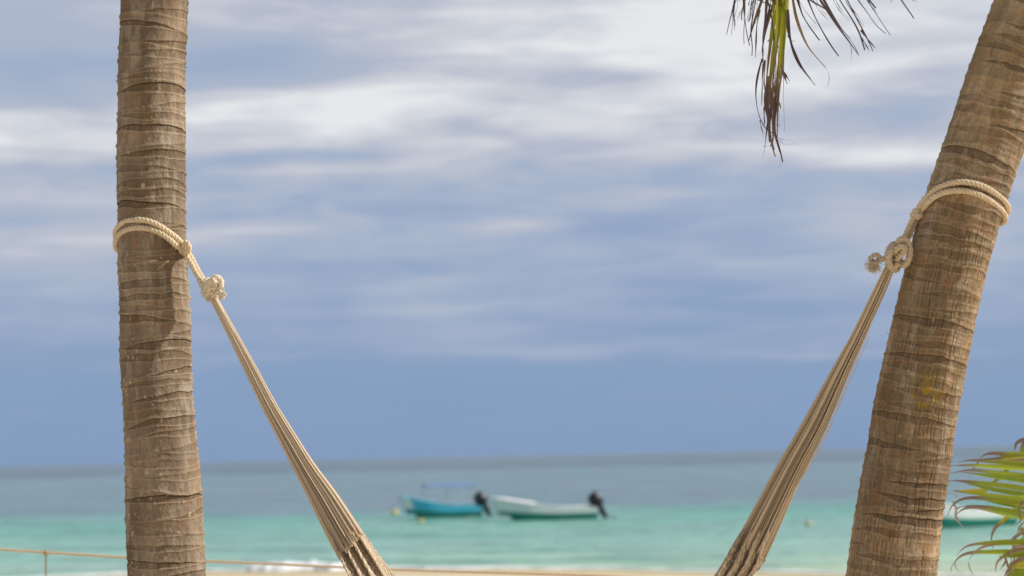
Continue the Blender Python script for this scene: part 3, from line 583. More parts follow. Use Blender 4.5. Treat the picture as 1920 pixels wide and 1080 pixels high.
# the young palm whose fronds reach in at the lower right
young = empty('young_palm', (2.95, 7.3, SAND_Z)); tag(young, 'low young palm with green fronds and dried brown tips beyond the leaning trunk', 'palm plant')
def young_fronds():
    G1, G2, BR2, YG = np.array(lin(176, 190, 70)), np.array(lin(158, 178, 64)), np.array(lin(154, 130, 114)), np.array(lin(206, 198, 78)); BR = np.array(lin(164, 136, 104))
    rs = np.random.RandomState(12); D0 = 7.0; sc = 1 / 3.857
    def leaf(mb, pts, wpx, green, bf, dj=0.0, brown=BR2):
        q = [(1760 + a * sc, 800 + b * sc) for a, b in pts]; d = D0 + dj + rs.uniform(-.05, .05)
        c_ = poly([P(a, b, d) for a, b in q], 24, 3); t = np.linspace(0, 1, 24)
        wd = 1.25 * wpx * d / F * np.clip(1 - t ** 3.0, .12, 1); blade(mb, c_, wd, leafcols(24, bf, green, brown), fold=.3, face=np.array([rs.normal(0, .2), -1, rs.normal(.3, .2)]))
    a = MB()
    ra = spline([P(2010, 1180, 7.15), P(1985, 1060, 7.1), P(1975, 960, 7.05), P(1965, 880, 7.0), P(1950, 810, 7.0), P(1930, 770, 7.0)], 40)
    rb0 = spline([(2.95, 7.3, SAND_Z), (2.6, 7.2, SAND_Z + .4), ra[0]], 20)
    a.tube(np.vstack([rb0[:-1], ra]), 0.012, YG * .8, 6)
    for pts, wp, gc, bf in [
        ([(850, 210), (617, 205), (500, 200), (400, 190), (340, 192), (305, 215), (292, 238)], 10, G1, .62), ([(850, 300), (617, 270), (450, 255), (230, 240), (150, 250), (135, 262)], 8, G1, .72),
        ([(850, 340), (617, 300), (400, 288), (230, 278), (80, 282)], 9, G1, .78), ([(860, 400), (617, 352), (450, 338), (290, 315), (210, 312), (120, 330), (75, 342)], 8, G1, .66),
        ([(860, 440), (617, 388), (400, 360), (200, 330), (170, 332)], 9, G2, .9), ([(860, 500), (617, 445), (420, 420), (250, 400), (130, 388), (62, 392)], 9, G1, .75), ([(860, 540), (617, 490), (400, 455), (220, 412), (150, 395)], 9, G2, .9),
        ([(850, 560), (617, 525), (400, 500), (230, 480), (105, 465)], 8, G1, .9), ([(350, 462), (200, 468), (105, 462)], 7, YG, .85), ([(860, 600), (617, 560), (420, 530), (280, 512), (190, 512), (120, 535), (75, 590), (64, 645)], 8, G1, .58),
        ([(850, 610), (560, 575), (400, 545), (300, 520)], 9, G2, 1.2), ([(860, 680), (617, 630), (450, 600), (300, 578), (200, 572), (150, 582)], 10, G1, .68), ([(860, 720), (617, 660), (480, 630), (350, 598), (240, 575), (130, 610), (120, 650)], 9, G2, .64),
        ([(617, 215), (500, 222), (400, 235), (300, 235)], 8, YG * .8, .5), ([(640, 90), (600, 95), (560, 120), (545, 178)], 6, BR, 0), ([(640, 110), (610, 120), (590, 170)], 5, BR, 0)]:
        leaf(a, pts, wp, gc * rs.uniform(.8, 1.15), bf)
    o = a.build('frond', M_LEAF, young)
    b = MB()
    rb = spline([(2.95, 7.3, SAND_Z), (2.75, 7.5, SAND_Z + .5), P(1990, 1000, 7.5), P(1960, 860, 7.5), P(1925, 760, 7.5)], 40); b.tube(rb, .010, YG * .7, 6)
    for pts, wp, gc, bf in [([(640, 130), (520, 290), (400, 400), (340, 460), (290, 540)], 7, G2, .75), ([(700, 480), (560, 600), (480, 670), (400, 735), (378, 800), (385, 870)], 8, G2, .62),
                            ([(700, 200), (617, 235), (520, 245), (440, 222)], 7, BR, .3), ([(560, 600), (500, 650), (430, 700)], 7, YG, 1.2), ([(300, 235), (270, 280), (240, 320)], 3, BR, 0)]:
        leaf(b, pts, wp, gc * rs.uniform(.8, 1.1), bf, .45)
    b.build('frond', M_LEAF, young)
    c = MB()
    rc = spline([(2.95, 7.3, SAND_Z), (2.75, 7.1, SAND_Z + .2), P(1990, 1180, 6.95), P(1960, 1080, 6.9), P(1940, 1030, 6.9), P(1915, 990, 6.9)], 40); c.tube(rc, .011, YG * .8, 6)
    for pts, wp, gc, bf in [([(760, 820), (617, 830), (450, 832), (300, 845), (200, 858), (150, 895), (130, 935)], 7, G1, .68), ([(760, 850), (560, 840), (420, 845), (340, 858), (260, 900), (218, 962)], 7, G1, .62), ([(760, 900), (617, 905), (420, 905), (240, 908), (170, 920), (120, 965), (92, 1020)], 8, G1, .66),
                            ([(700, 930), (560, 930), (430, 938)], 9, G2, .9), ([(700, 880), (560, 890), (470, 935), (420, 975), (408, 1060)], 6, BR, .1), ([(700, 960), (560, 985), (500, 1040), (470, 1090)], 9, YG, .7), ([(700, 1000), (600, 1020), (520, 1060), (460, 1120)], 10, G1, .8),
                            ([(720, 1060), (617, 1060), (540, 1085), (480, 1130)], 10, G2, .9), ([(700, 830), (617, 860), (540, 870), (520, 930), (530, 1000)], 5, BR, 0), ([(620, 760), (560, 790), (530, 840), (555, 900), (540, 990), (555, 1040)], 4.5, BR, 0), ([(640, 940), (580, 960), (510, 1000), (540, 1080)], 6, BR2, 0), ([(617, 735), (590, 770), (540, 800), (510, 845)], 4, BR * 1.08, 0),
                            ([(617, 540), (590, 560), (580, 620), (600, 680), (560, 710)], 4, BR * 1.5, 0), ([(625, 535), (605, 540), (585, 590), (578, 660)], 3.6, BR * 1.6, 0), ([(617, 690), (585, 720), (565, 780)], 3, BR * 1.4, 0), ([(490, 960), (470, 1000), (445, 1030)], 3, BR2, 0),
                            ([(720, 780), (617, 810), (560, 850)], 9, G1, 1.1), ([(720, 1030), (617, 1010), (540, 1020)], 9, YG, .9), ([(480, 940), (500, 1010), (530, 1060), (540, 1110)], 4, BR * 1.3, 0), ([(720, 1120), (600, 1120), (500, 1140)], 10, G1, 1)]:
        leaf(c, pts, wp, gc * rs.uniform(.8, 1.15), bf, -.1, BR2 * rs.uniform(.9, 1.7))
    c.build('frond', M_LEAF, young)
    for pts, wp in [([(105, 540), (112, 565), (130, 590), (118, 640), (135, 685), (170, 715), (188, 750)], 3), ([(118, 640), (140, 660), (150, 690)], 2), ([(120, 480), (128, 500), (122, 520)], 2), ([(215, 980), (225, 1030), (255, 1080)], 2), ([(115, 990), (125, 1020), (145, 1045)], 1.5), ([(92, 1020), (90, 1055)], 1.5), ([(386, 850), (396, 890)], 1.5), ([(68, 475), (45, 500), (38, 525)], 1.6), ([(150, 582), (125, 600), (135, 640)], 3)]:
        d = MB(); leaf(d, pts, wp, np.array(lin(190, 176, 160)), 1.5); d.build('dry_strip', M_LEAF, young)     # thin dry curls that hang from the tips
    for aa in (-30, 20, 60, 100, 150):
        r = math.radians(aa); h = np.array([math.cos(r), math.sin(r) , 0]); b0 = np.array([2.95, 7.3, SAND_Z])
        if math.cos(r) < -0.2: continue
        frond('frond', young, [b0, b0 + h * .3 + [0, 0, .5], b0 + h * .8 + [0, 0, .85], b0 + h * 1.3 + [0, 0, .7]], 26, .42, .028, rs, hang=.3, rr=.01)
young_fronds()

# ------------------------------------------------------------------ ropes
ROPE = np.array(lin(226, 206, 178)); ROPE2 = np.array(lin(232, 218, 196))
def rope(mb, pts, r, col=ROPE, lay=2.0, n=None, sides=7, rs=RS, fuzz=0.0):
    pts = np.asarray(pts); L = np.sum(np.linalg.norm(np.diff(pts, axis=0), axis=1)); n = n or max(24, int(L / (r * 0.45)))
    c = spline(pts, n); T = np.gradient(c, axis=0); T /= np.linalg.norm(T, axis=1)[:, None] + 1e-9
    a = np.cross(T[0], [0.2, -0.9, 0.3]); a /= np.linalg.norm(a); A = np.zeros_like(c)
    for i in range(n):
        a = a - T[i] * a.dot(T[i]); a /= np.linalg.norm(a) + 1e-9; A[i] = a
    B = np.cross(T, A); s = np.linspace(0, L, n)
    for k in range(3):
        ph = s / (lay * 2 * r) * 2 * np.pi + k * 2.0944
        q = c + 0.50 * r * (np.cos(ph)[:, None] * A + np.sin(ph)[:, None] * B)
        mb.tube(q, 0.56 * r, col * rs.uniform(.94, 1.05), sides)
    for _ in range(int(fuzz * L * 400)):
        i = rs.randint(2, n - 2); u = rs.uniform(0, 6.28); o = np.cos(u) * A[i] + np.sin(u) * B[i]; l = r * rs.uniform(.3, 1.0)
        mb.tube([c[i] + o * r * .85, c[i] + o * (r * .95 + l * .4) + T[i] * l * .5, c[i] + o * (r + l * .7) + T[i] * l], [.00035, .0003, .0002], col, 3)
    return c
def tuft(mb, p, d, ln, spread, n, col, rs, rad=.0009):
    d = np.asarray(d, float); d /= np.linalg.norm(d)
    for _ in range(n):
        v = d + rs.normal(0, spread, 3); v /= np.linalg.norm(v); l = ln * rs.uniform(.6, 1.05); q = [np.asarray(p) + rs.normal(0, ln * .06, 3)]
        for j in range(5):
            v = v + rs.normal(0, .35, 3) + np.array([0, 0, -.12]); v /= np.linalg.norm(v); q.append(q[-1] + v * l / 5)
        mb.tube(q, rad * np.linspace(1, .5, 6), col * rs.uniform(.88, 1.06), 4)
def coil(c, ax, up, rad_a, rad_b, turns, length, n=14, ph=0.0):
    """points of a coil round the axis"""
    ax = np.asarray(ax, float); ax /= np.linalg.norm(ax); u = np.asarray(up, float); u -= ax * u.dot(ax); u /= np.linalg.norm(u); v = np.cross(ax, u)
    t = np.linspace(0, 1, int(n * turns)); a = ph + t * turns * 2 * np.pi
    return np.asarray(c) + ax * ((t - .5) * length)[:, None] + rad_a * np.cos(a)[:, None] * u + rad_b * np.sin(a)[:, None] * v
px = 6.0 / F                                    # metres per pixel of the photograph at the trunks
rsR = np.random.RandomState(4)
hrL = empty('hanging_rope', P(350, 470, 5.9)); tag(hrL, 'cream twisted rope looped twice round the straight trunk with a fluffy knotted end', 'rope')
hrR = empty('hanging_rope', P(1718, 405, 5.35)); tag(hrR, 'cream twisted rope looped twice round the leaning trunk with a bulky knot and frayed tail', 'rope')
o = LEFT.on; r_ = 5.4 * px
for loop in ([(346, 462, 1), (332, 447, 1), (316, 435, 1), (300, 424, 1), (280, 415, 1), (258, 412, 1), (236, 415, 1), (222, 425, 1), (216.5, 437, 1), (222, 452, -1), (250, 468, -1), (290, 474, -1), (325, 472, -1), (347, 468, -1), (351.5, 466, 1), (350, 464, 1)],
             [(343, 468, 1), (332, 462, 1), (318, 449, 1), (300, 436, 1), (280, 429, 1), (258, 427, 1), (238, 431, 1), (223, 441, 1), (216.5, 457, 1), (224, 472, -1), (250, 482, -1), (290, 486, -1), (325, 482, -1), (346, 476, -1), (352, 472, 1), (350, 470, 1)]):
    mb = MB(); rope(mb, [o(x, y, 5.4, sd, 0.6) for x, y, sd in loop], r_, fuzz=.35, rs=rsR); mb.build('loop', M_ROPE, hrL)
K1 = o(346, 466, 5.4, 1, 2); mb = MB()
K1b = P(350, 466, 5.93)
rope(mb, coil(K1, K1b - P(330, 455, 5.93), [0, -1, .2], 7.5 * px, 8 * px, 1.4, 8 * px), r_ * .95, rs=rsR); rope(mb, [K1 + [-.004, -.01, .004], P(349, 455, 5.90), P(354, 462, 5.89), P(352, 472, 5.90), P(346, 472, 5.90)], r_, rs=rsR, fuzz=.5)
mb.build('small_knot', M_ROPE, hrL)
mb = MB(); KB = P(391, 543, 5.90)
for dx, dd in ((-3.2, .0), (3.0, .012)):
    rope(mb, [K1, P(353 + dx, 478, 5.905 + dd), P(362 + dx, 495, 5.90 + dd), P(372 + dx, 514, 5.90 + dd), P(381 + dx * .8, 528, 5.90 + dd), KB], r_ * .92, rs=rsR, fuzz=.4)
mb.build('hanging_length', M_ROPE, hrL)
mb = MB(); axk = P(400, 562, 5.9) - P(378, 518, 5.9)
for kk, (c0, ra, tn, ln, rr0) in enumerate([((384, 530), 8.5, 2.2, 16, .75), ((391, 545), 10.5, 2.3, 17, .85), ((396, 555), 8.5, 2.2, 12, .75)]):
    rope(mb, coil(P(c0[0], c0[1], 5.9), axk, [0, -1, 0], ra * px, ra * px, tn, ln * px, ph=kk * 2.0), 5.0 * px * rr0, ROPE2, rs=rsR, fuzz=.8)
rope(mb, [P(390, 550, 5.88), P(396, 530, 5.86), P(404, 520, 5.86), P(413, 524, 5.87), P(414, 536, 5.87), P(404, 545, 5.88), P(396, 552, 5.88)], 5.6 * px, ROPE2, rs=rsR, fuzz=1.2)
rope(mb, [P(384, 540, 5.87), P(392, 528, 5.86), P(400, 526, 5.85), P(404, 534, 5.86), P(398, 542, 5.86)], 5.2 * px, ROPE2, rs=rsR, fuzz=1.0)
mb.build('large_knot', M_ROPE, hrL)
mb = MB(); rope(mb, [P(402, 550, 5.88), P(408, 549, 5.87), P(415, 548, 5.87)], 4.6 * px, ROPE2, rs=rsR)
tuft(mb, P(413, 548, 5.87), P(421, 556, 5.87) - P(413, 547, 5.87), 15 * px, .42, 170, ROPE2 * 1.05, rsR); tuft(mb, P(402, 524, 5.86), P(404, 518, 5.8) - P(402, 526, 5.86), 10 * px, .7, 110, ROPE2, rsR)
tuft(mb, P(410, 532, 5.86), P(416, 534, 5.82) - P(409, 532, 5.86), 9 * px, .7, 90, ROPE2, rsR)
tuft(mb, P(392, 560, 5.88), P(392, 568, 5.86) - P(392, 558, 5.88), 8 * px, .6, 50, ROPE2, rsR)
mb.build('frayed_tail', M_ROPE, hrL)

pr = 5.4 / F; o = RIGHT.on; r_ = 5.6 * pr
for loop in ([(1717, 402, 0), (1726, 384, 0), (1742, 366, 1), (1762, 351, 1), (1788, 342.5, 1), (1815, 342, 1), (1842, 349, 1), (1866, 363, 1), (1884, 379, 1), (1890, 392, 1), (1884, 402, -1), (1850, 412, -1), (1800, 408, -1), (1755, 402, -1), (1728, 404, 0), (1719, 408, 0)],
             [(1726, 408, 0), (1731, 392, 0), (1744, 375, 1), (1764, 363, 1), (1788, 358, 1), (1812, 358.5, 1), (1838, 366, 1), (1862, 381, 1), (1880, 398, 1), (1884.5, 410, 1), (1878, 418, -1), (1845, 425, -1), (1795, 420, -1), (1750, 412, -1), (1727, 411, 0), (1722, 414, 0)]):
    def rp(x, y, sd):
        if sd == 0: return P(x, y, 5.40 - (0.018 if y < 409 else -.02))
        return o(x, y, 5.4, sd, 0.8)
    mb = MB(); rope(mb, [rp(*q) for q in loop], r_, fuzz=.35, rs=rsR); mb.build('loop', M_ROPE, hrR)
mb = MB(); rope(mb, coil(P(1719, 403, 5.39), P(1712, 418, 5.39) - P(1726, 392, 5.39), [0, -1, .2], 7 * pr, 7.5 * pr, 1.5, 11 * pr), r_ * .9, rs=rsR); mb.build('small_knot', M_ROPE, hrR)
mb = MB()
for dx, dd in ((-3.6, .0), (3.4, .01)):
    rope(mb, [P(1720 + dx, 402, 5.39 + dd), P(1712 + dx, 418, 5.39 + dd), P(1703 + dx, 438, 5.39 + dd), P(1695 + dx * .8, 455, 5.39 + dd), P(1684, 478, 5.39)], r_ * .95, ROPE * .92, rs=rsR, fuzz=.4)
mb.build('hanging_length', M_ROPE, hrR)
mb = MB(); D = 5.36; rk = 6.4 * pr; RC = ROPE * .88
rope(mb, [P(1690, 474, D + .02), P(1684, 462, D - .01), P(1687, 450, D - .03), P(1697, 449, D - .03), P(1704, 459, D - .02), P(1706, 474, D - .02), P(1703, 488, D - .02), P(1696, 497, D - .01), P(1689, 492, D), P(1685, 482, D + .01), P(1682, 474, D)], rk, RC, rs=rsR, fuzz=.8)
rope(mb, [P(1679, 482, D), P(1680, 468, D - .035), P(1690, 462, D - .045), P(1697, 466, D - .045), P(1692, 476, D - .04), P(1682, 484, D - .02), P(1680, 492, D)], rk * .92, RC, rs=rsR, fuzz=.8)
rope(mb, [P(1685, 460, D + .02), P(1676, 462, D - .02), P(1669, 474, D - .035), P(1666, 490, D - .03), P(1672, 502, D - .01), P(1680, 506, D + .015), P(1686, 496, D + .03)], rk * .95, RC, rs=rsR, fuzz=.8)
rope(mb, [P(1690, 458, D + .03), P(1676, 458, D + .01), P(1668, 466, D - .02), P(1664, 478, D - .02), P(1668, 492, D - .005), P(1676, 500, D - .01), P(1684, 494, D - .02)], rk * .9, RC, rs=rsR, fuzz=.8)
rope(mb, coil(P(1672, 497, 5.4), P(1668, 506, 5.4) - P(1676, 488, 5.4), [0, -1, 0], 9 * pr, 9 * pr, 2.0, 9 * pr), rk * .7, RC, rs=rsR)
mb.build('large_knot', M_ROPE, hrR)
mb = MB(); rope(mb, [P(1674, 482, D), P(1664, 482, D - .01), P(1655, 486, D - .01), P(1646, 487, D)], 5.2 * pr, RC * .95, rs=rsR, fuzz=.8)
rope(mb, [P(1652, 488, D), P(1645, 478, D - .012), P(1637, 480, D - .01), P(1632, 488, D), P(1638, 494, D - .01), P(1646, 490, D - .012)], 4.2 * pr, RC * .88, rs=rsR, fuzz=1.5)
tuft(mb, P(1640, 490, D), P(1634, 512, D) - P(1643, 492, D), 25 * pr, .34, 260, ROPE2 * .98, rsR); tuft(mb, P(1636, 484, D), P(1630, 484, D) - P(1640, 484, D), 10 * pr, .8, 70, RC * .85, rsR)
mb.build('frayed_tail', M_ROPE, hrR)

# ------------------------------------------------------------------ hammock
ham = empty('hammock', P(1000, 1300, 5.8)); tag(ham, 'beige woven cord hammock slung between the two palm trunks, its gathered ends fanning down', 'hammock')
CORD = np.array(lin(222, 202, 177))
def cords(name, Le, Re, D0, D1, n, seed, ybed, start_r, stray=None):
    rs = np.random.RandomState(seed); mb = MB(); Le = np.array(Le, float); Re = np.array(Re, float); L_ = spline(np.c_[Le, 0 * Le[:, 0]], 60); R_ = spline(np.c_[Re, 0 * Re[:, 0]], 60)
    ends = []
    for k in range(n):
        u = (k * .6180339) % 1.0; a = np.clip(u, .01, .99); b = rs.uniform(-1, 1)
        a0 = np.clip(.5 + (a - .5) + rs.normal(0, .045), .02, .98); sb = math.sqrt(max(0, 1 - (2 * a - 1) ** 2))
        pts = []; tend = ybed(a) - .05 * rs.rand() ** 2; bow = rs.normal(0, .009); m = 20
        for t in np.linspace(0, 1, m):
            i = t * tend * 59; i0 = int(min(i, 58)); f = i - i0; l = L_[i0] * (1 - f) + L_[i0 + 1] * f; r = R_[i0] * (1 - f) + R_[i0 + 1] * f
            aa = a0 + (a - a0) * min(1, t * 1.6) + bow * math.sin(t * math.pi); aa = .5 + (aa - .5) * 1.14; q = l + (r - l) * aa; wd = np.linalg.norm(r - l); d = D0 + (D1 - D0) * t
            pts.append(P(q[0], q[1], d + b * sb * wd * .36 * d / F))
        mb.tube(pts, rs.uniform(.78, 1.12) * px * start_r, CORD * (rs.uniform(.80, 1.2) if rs.rand() < .7 else rs.uniform(.55, .8)) * np.array([1, rs.uniform(.96, 1.02), rs.uniform(.92, 1.05)]), 5)
        ends.append((pts[-1], a, b))
    for pts in (stray or []):
        mb.tube(spline([P(x, y, D0 + .02) for x, y in pts], 24), .55 * px, CORD * 1.15, 4)
    mb.build(name, M_CORD, ham); return ends
cords('gathered_cords', [(392, 556), (420, 612), (455, 684), (490, 758), (530, 835), (575, 922), (620, 1012), (640, 1048)], [(405, 556), (442, 622), (480, 690), (516, 757), (552, 815), (587, 870), (630, 928), (680, 1004)],
      5.9, 5.72, 150, 31, lambda a: 1.0, 1.05)
cords('gathered_cords', [(1661, 500), (1640, 542), (1601, 622), (1558, 700), (1504, 800), (1462, 872), (1400, 985), (1380, 1022)], [(1677, 500), (1662, 540), (1640, 588), (1592, 694), (1548, 800), (1502, 890), (1446, 1016), (1432, 1046)],
      5.38, 5.55, 160, 32, lambda a: 1.0, 1.05,
      [[(1640, 590), (1614, 650), (1584, 722), (1557, 800), (1540, 842), (1498, 905), (1450, 1000)], [(1636, 600), (1604, 680), (1572, 760), (1544, 825), (1514, 875), (1478, 940)], [(1630, 630), (1594, 715), (1562, 785), (1530, 848), (1490, 920), (1450, 1000)]])
def woven_bed():
    rs = np.random.RandomState(77); mb = MB()
    Le = [(610, 985), (622, 1014), (657, 1080), (700, 1160), (770, 1250), (960, 1330), (1160, 1262), (1270, 1180), (1338, 1080), (1372, 1025), (1402, 980)]
    Re = [(655, 962), (672, 988), (737, 1080), (790, 1140), (850, 1200), (960, 1230), (1120, 1205), (1280, 1160), (1412, 1080), (1440, 1022), (1452, 995)]
    A = spline(np.c_[np.array(Le, float), np.zeros(11)], 400); B = spline(np.c_[np.array(Re, float), np.zeros(11)], 400)
    n = 186; T = np.linspace(0, 1, 400); open_ = np.sin(np.pi * T) ** 2
    nst = 900
    for k in range(n):
        a = (k + .5) / n; t0 = .002 + .010 * (.5 + .5 * math.sin(a * 23)) + .022 * rs.rand() ** 1.5; t1 = 1 - (.002 + .010 * (.5 + .5 * math.sin(a * 19 + 1)) + .024 * rs.rand() ** 1.5)
        t = np.linspace(t0, t1, nst); ph = (k % 2) * np.pi + 0.25 * np.sin(t * 60 + k)
        fq = 58 + rs.normal(0, 1.5); zig = np.sin(t * 2 * np.pi * fq + ph); wpx = 70 + 260 * np.sin(np.pi * t) ** 2
        aa = a + zig * 1.5 / wpx + rs.normal(0, .004)
        fold = 2 * np.pi * 3.6 * (a + .10 * np.sin(t * 14))
        # across the picture, with the folds overlapping; depth follows the folds
        lat = aa + .055 * np.sin(fold * 1.0 + 1.2); lat = np.clip(lat + .02 * np.sin(t * 40 + a * 20), -.03, 1.03)
        x = np.interp(t, T, A[:, 0]) * (1 - lat) + np.interp(t, T, B[:, 0]) * lat; y = np.interp(t, T, A[:, 1]) * (1 - lat) + np.interp(t, T, B[:, 1]) * lat
        wdt = np.hypot(np.interp(t, T, B[:, 0]) - np.interp(t, T, A[:, 0]), np.interp(t, T, B[:, 1]) - np.interp(t, T, A[:, 1]))
        dep = np.interp(t, [0, 1], [5.74, 5.53]) + (k % 3 == 0) * 9 * px + (.22 * np.cos(fold) * wdt + 1.6 * np.cos(t * 2 * np.pi * fq + ph)) * px + (aa - .5) * np.sin(np.pi * t) ** 2 * 0.9
        u = np.stack([(x - 960) / F * dep, (540 - y) / F * dep, -dep], 1) @ CRN.T; u[:, 2] += CAM_Z
        mb.tube(u, 1.2 * px * (1 + .15 * np.sin(t * 2 * np.pi * fq * 2 + k)), CORD * (rs.uniform(.78, 1.16) if rs.rand() < .75 else rs.uniform(.55, .75)), 5)
    return mb.build('woven_bed', M_CORD, ham)
woven_bed()

# ------------------------------------------------------------------ rope barrier on the beach
rf = empty('rope_fence', P(86, 1100, 9.0)); rf.location.z = SAND_Z; tag(rf, 'thin tan rope strung low across the beach on slim stakes', 'rope fence')
mb = MB(); fp = [(-420, 1012), (-160, 1020), (0, 1030), (86, 1035.5), (240, 1045), (500, 1057), (800, 1070), (1100, 1079), (1400, 1090), (1700, 1096), (2050, 1090), (2400, 1092)]
rope(mb, [P(x, y, 9.0) for x, y in fp], .0068, np.array(lin(226, 200, 168)), n=1500, sides=5); mb.build('rope', M_ROPE, rf)
for xx, yy in ((86, 1032), (1400, 1086), (-420, 1008), (2400, 1088)):
    a = P(xx, yy, 9.0); b = np.array([a[0], a[1], SAND_Z - .2]); mb = MB(); mb.tube([a, a * .5 + b * .5, b], [.004, .0035, .004], np.array(lin(190, 176, 152)), 8)
    q = coil(a + [0, 0, -.012], [0, 0, 1], [1, 0, 0], .008, .008, 2.5, .02); mb.tube(q, .004, np.array(lin(190, 160, 120)), 5)
    mb.build('stake', M_ROPE, rf)

# ------------------------------------------------------------------ boats
def loft(mb, secs, col, close=False):
    secs = np.asarray(secs); n, m, _ = secs.shape; mb.add(secs.reshape(-1, 3), grid_faces(n, m), col)
def box(mb, c, s, col, rot=None):
    x, y, z = s; V = np.array([[a * x / 2, b * y / 2, e * z / 2] for a in (-1, 1) for b in (-1, 1) for e in (-1, 1)])
    if rot is not None: V = V @ np.array(rot).T
    mb.add(V + np.asarray(c), [[0, 1, 3, 2], [4, 6, 7, 5], [0, 4, 5, 1], [2, 3, 7, 6], [0, 2, 6, 4], [1, 5, 7, 3]], col)
WHT = np.array(lin(250, 247, 248))
def panga(label, loc, rotz, L, beam, band, trim, bottom, inner, deckc, canopy=None, engine=True, deck_t=.62):
    """bow points to -x; built in its own frame, then placed on the water"""
    root = empty('boat'); tag(root, label, 'boat', 'small motor boats moored off the beach')
    def xf(o): o.parent = root; o.matrix_parent_inverse = Matrix.Identity(4); return o
    n = 26; T = np.linspace(0, 1, n)                      # 0 stern, 1 bow
    X = lambda t: L * (.5 - t)
    halfw = lambda t: beam / 2 * np.clip((.82 + .30 * t - .12 * t * t) * (1 - np.clip((t - .50) / .5, 0, 1) ** 3.2), .13, 1)
    sheer = lambda t: .74 + .02 * (1 - t) + 1.06 * np.clip(t - .30, 0, 1) ** 1.45 * 1.15 - .12 * sstep(.10, .0, t)
    chine = lambda t: .36 + .62 * np.clip(t - .35, 0, 1) ** 1.6
    keel = lambda t: -.22 + 1.35 * np.clip((t - .72) / .28, 0, 1) ** 2.0
    up, lo, inn, rl = [], [], [], []
    for t in T:
        w_, s_, c_, k_ = halfw(t), sheer(t), chine(t), keel(t); rake = .5 * (max(0, t - .6) / .4) ** 1.6
        x0 = X(t)
        def row(pts): return [(x0 - rake * (z / 1.2 - .5), y, z) for y, z in pts]
        cw = w_ * .93; z1 = c_
        up.append(row([(w_, s_), (w_ * 1.015, (s_ * .55 + z1 * .45)), (cw, z1)])); lo.append(row([(cw, z1), (cw * .9, z1 * .45 + k_ * .35), (cw * .5, z1 * .1 + k_ * .8), (0, k_)]))
        inn.append(row([(max(w_ - .05, .0), s_ + .005), (max(w_ * .86 - .05, 0), .18 + .4 * max(0, t - .6)), (0, .15 + .4 * max(0, t - .6))])); rl.append(row([(w_, s_)])[0])
    def mirror(sec): s2 = np.array(sec).copy(); s2[..., 1] *= -1; return s2
    vb = np.repeat(np.where((T > .90)[:, None], WHT[None], band[None]), 3, 0); mb = MB(); loft(mb, up, vb); loft(mb, mirror(up), vb)
    tr = np.array([up[0][0], up[0][2], (up[0][2][0], -up[0][2][1], up[0][2][2]), (up[0][0][0], -up[0][0][1], up[0][0][2])]); mb.add(tr, [[0, 1, 2, 3]], band)
    xf(mb.build('hull', M_PAINT))
    mb = MB(); loft(mb, lo, bottom); loft(mb, mirror(lo), bottom); b0 = lo[0]
    mb.add([b0[0], b0[1], b0[2], b0[3], (b0[2][0], -b0[2][1], b0[2][2]), (b0[1][0], -b0[1][1], b0[1][2]), (b0[0][0], -b0[0][1], b0[0][2])], [[0, 1, 5, 6], [1, 2, 4, 5], [2, 3, 4, 4]], bottom)
    xf(mb.build('hull_bottom', M_PAINT))
    mb = MB(); loft(mb, inn, inner); loft(mb, mirror(inn), inner); xf(mb.build('cockpit', M_PAINT))
    mb = MB()
    for sg in (1, -1): mb.tube([(a, b * sg, c) for a, b, c in rl], .04, trim, 6)
    xf(mb.build('gunwale', M_PAINT))
    mb = MB(); dk = []
    for t in np.linspace(deck_t, 1, 12):
        w_, s_ = halfw(t), sheer(t); rake = .5 * (max(0, t - .6) / .4) ** 1.6
        dk.append([(X(t) - rake * (s_ / 1.2 - .5), w_ * v, s_ + .01 + .12 * (1 - v * v) * min(1, w_ / .5)) for v in np.linspace(-1, 1, 9)])
    loft(mb, dk, deckc); t = deck_t; mb.add([(X(t), -halfw(t), sheer(t)), (X(t), halfw(t), sheer(t)), (X(t), halfw(t) * .9, .2), (X(t), -halfw(t) * .9, .2)], [[0, 1, 2, 3]], deckc * .8)
    xf(mb.build('foredeck', M_PAINT))
    for tb in (.16, .34, .50):
        mb = MB(); box(mb, (X(tb), 0, sheer(tb) - .14), (.28, halfw(tb) * 1.86, .05), deckc * .9); box(mb, (X(tb), 0, .28), (.22, halfw(tb) * 1.2, .2), inner); xf(mb.build('bench', M_PAINT))
    mb = MB(); mb.tube(spline([(X(1) - .4, 0, sheer(1) - .35), (X(1) - 1.3, .1, .5), (X(1) - 2.6, .2, -.1)], 16), .02, np.array(lin(200, 196, 180)), 5); xf(mb.build('mooring_line', M_ROPE))
    if engine:
        eng = empty('outboard_motor'); xf(eng); xe = X(0); DK = np.array(lin(34, 36, 44))
        def add(o): o.parent = eng; o.matrix_parent_inverse = Matrix.Identity(4); return o
        tilt = Matrix.Rotation(math.radians(-30), 3, 'Y'); TN = np.array(tilt) * 1.4; piv = np.array([xe + .12, 0, .72])
        def tr_(p): return TN @ np.asarray(p, float) + piv
        mb = MB(); pr_ = [(-.02, .16), (.02, .30), (.12, .35), (.34, .36), (.50, .32), (.60, .24), (.65, .06)]
        secs = [[tr_((.10 + r * 0.92 * math.cos(a) + .04 * z, r * .66 * math.sin(a), z)) for a in np.linspace(0, 2 * np.pi, 17)] for z, r in pr_]
        loft(mb, secs, DK); mb.add([secs[-1][i] for i in range(17)] + [np.mean(secs[-1], 0)], [[i, i + 1, 17, 17] for i in range(16)], DK); add(mb.build('cowling', M_DARK))
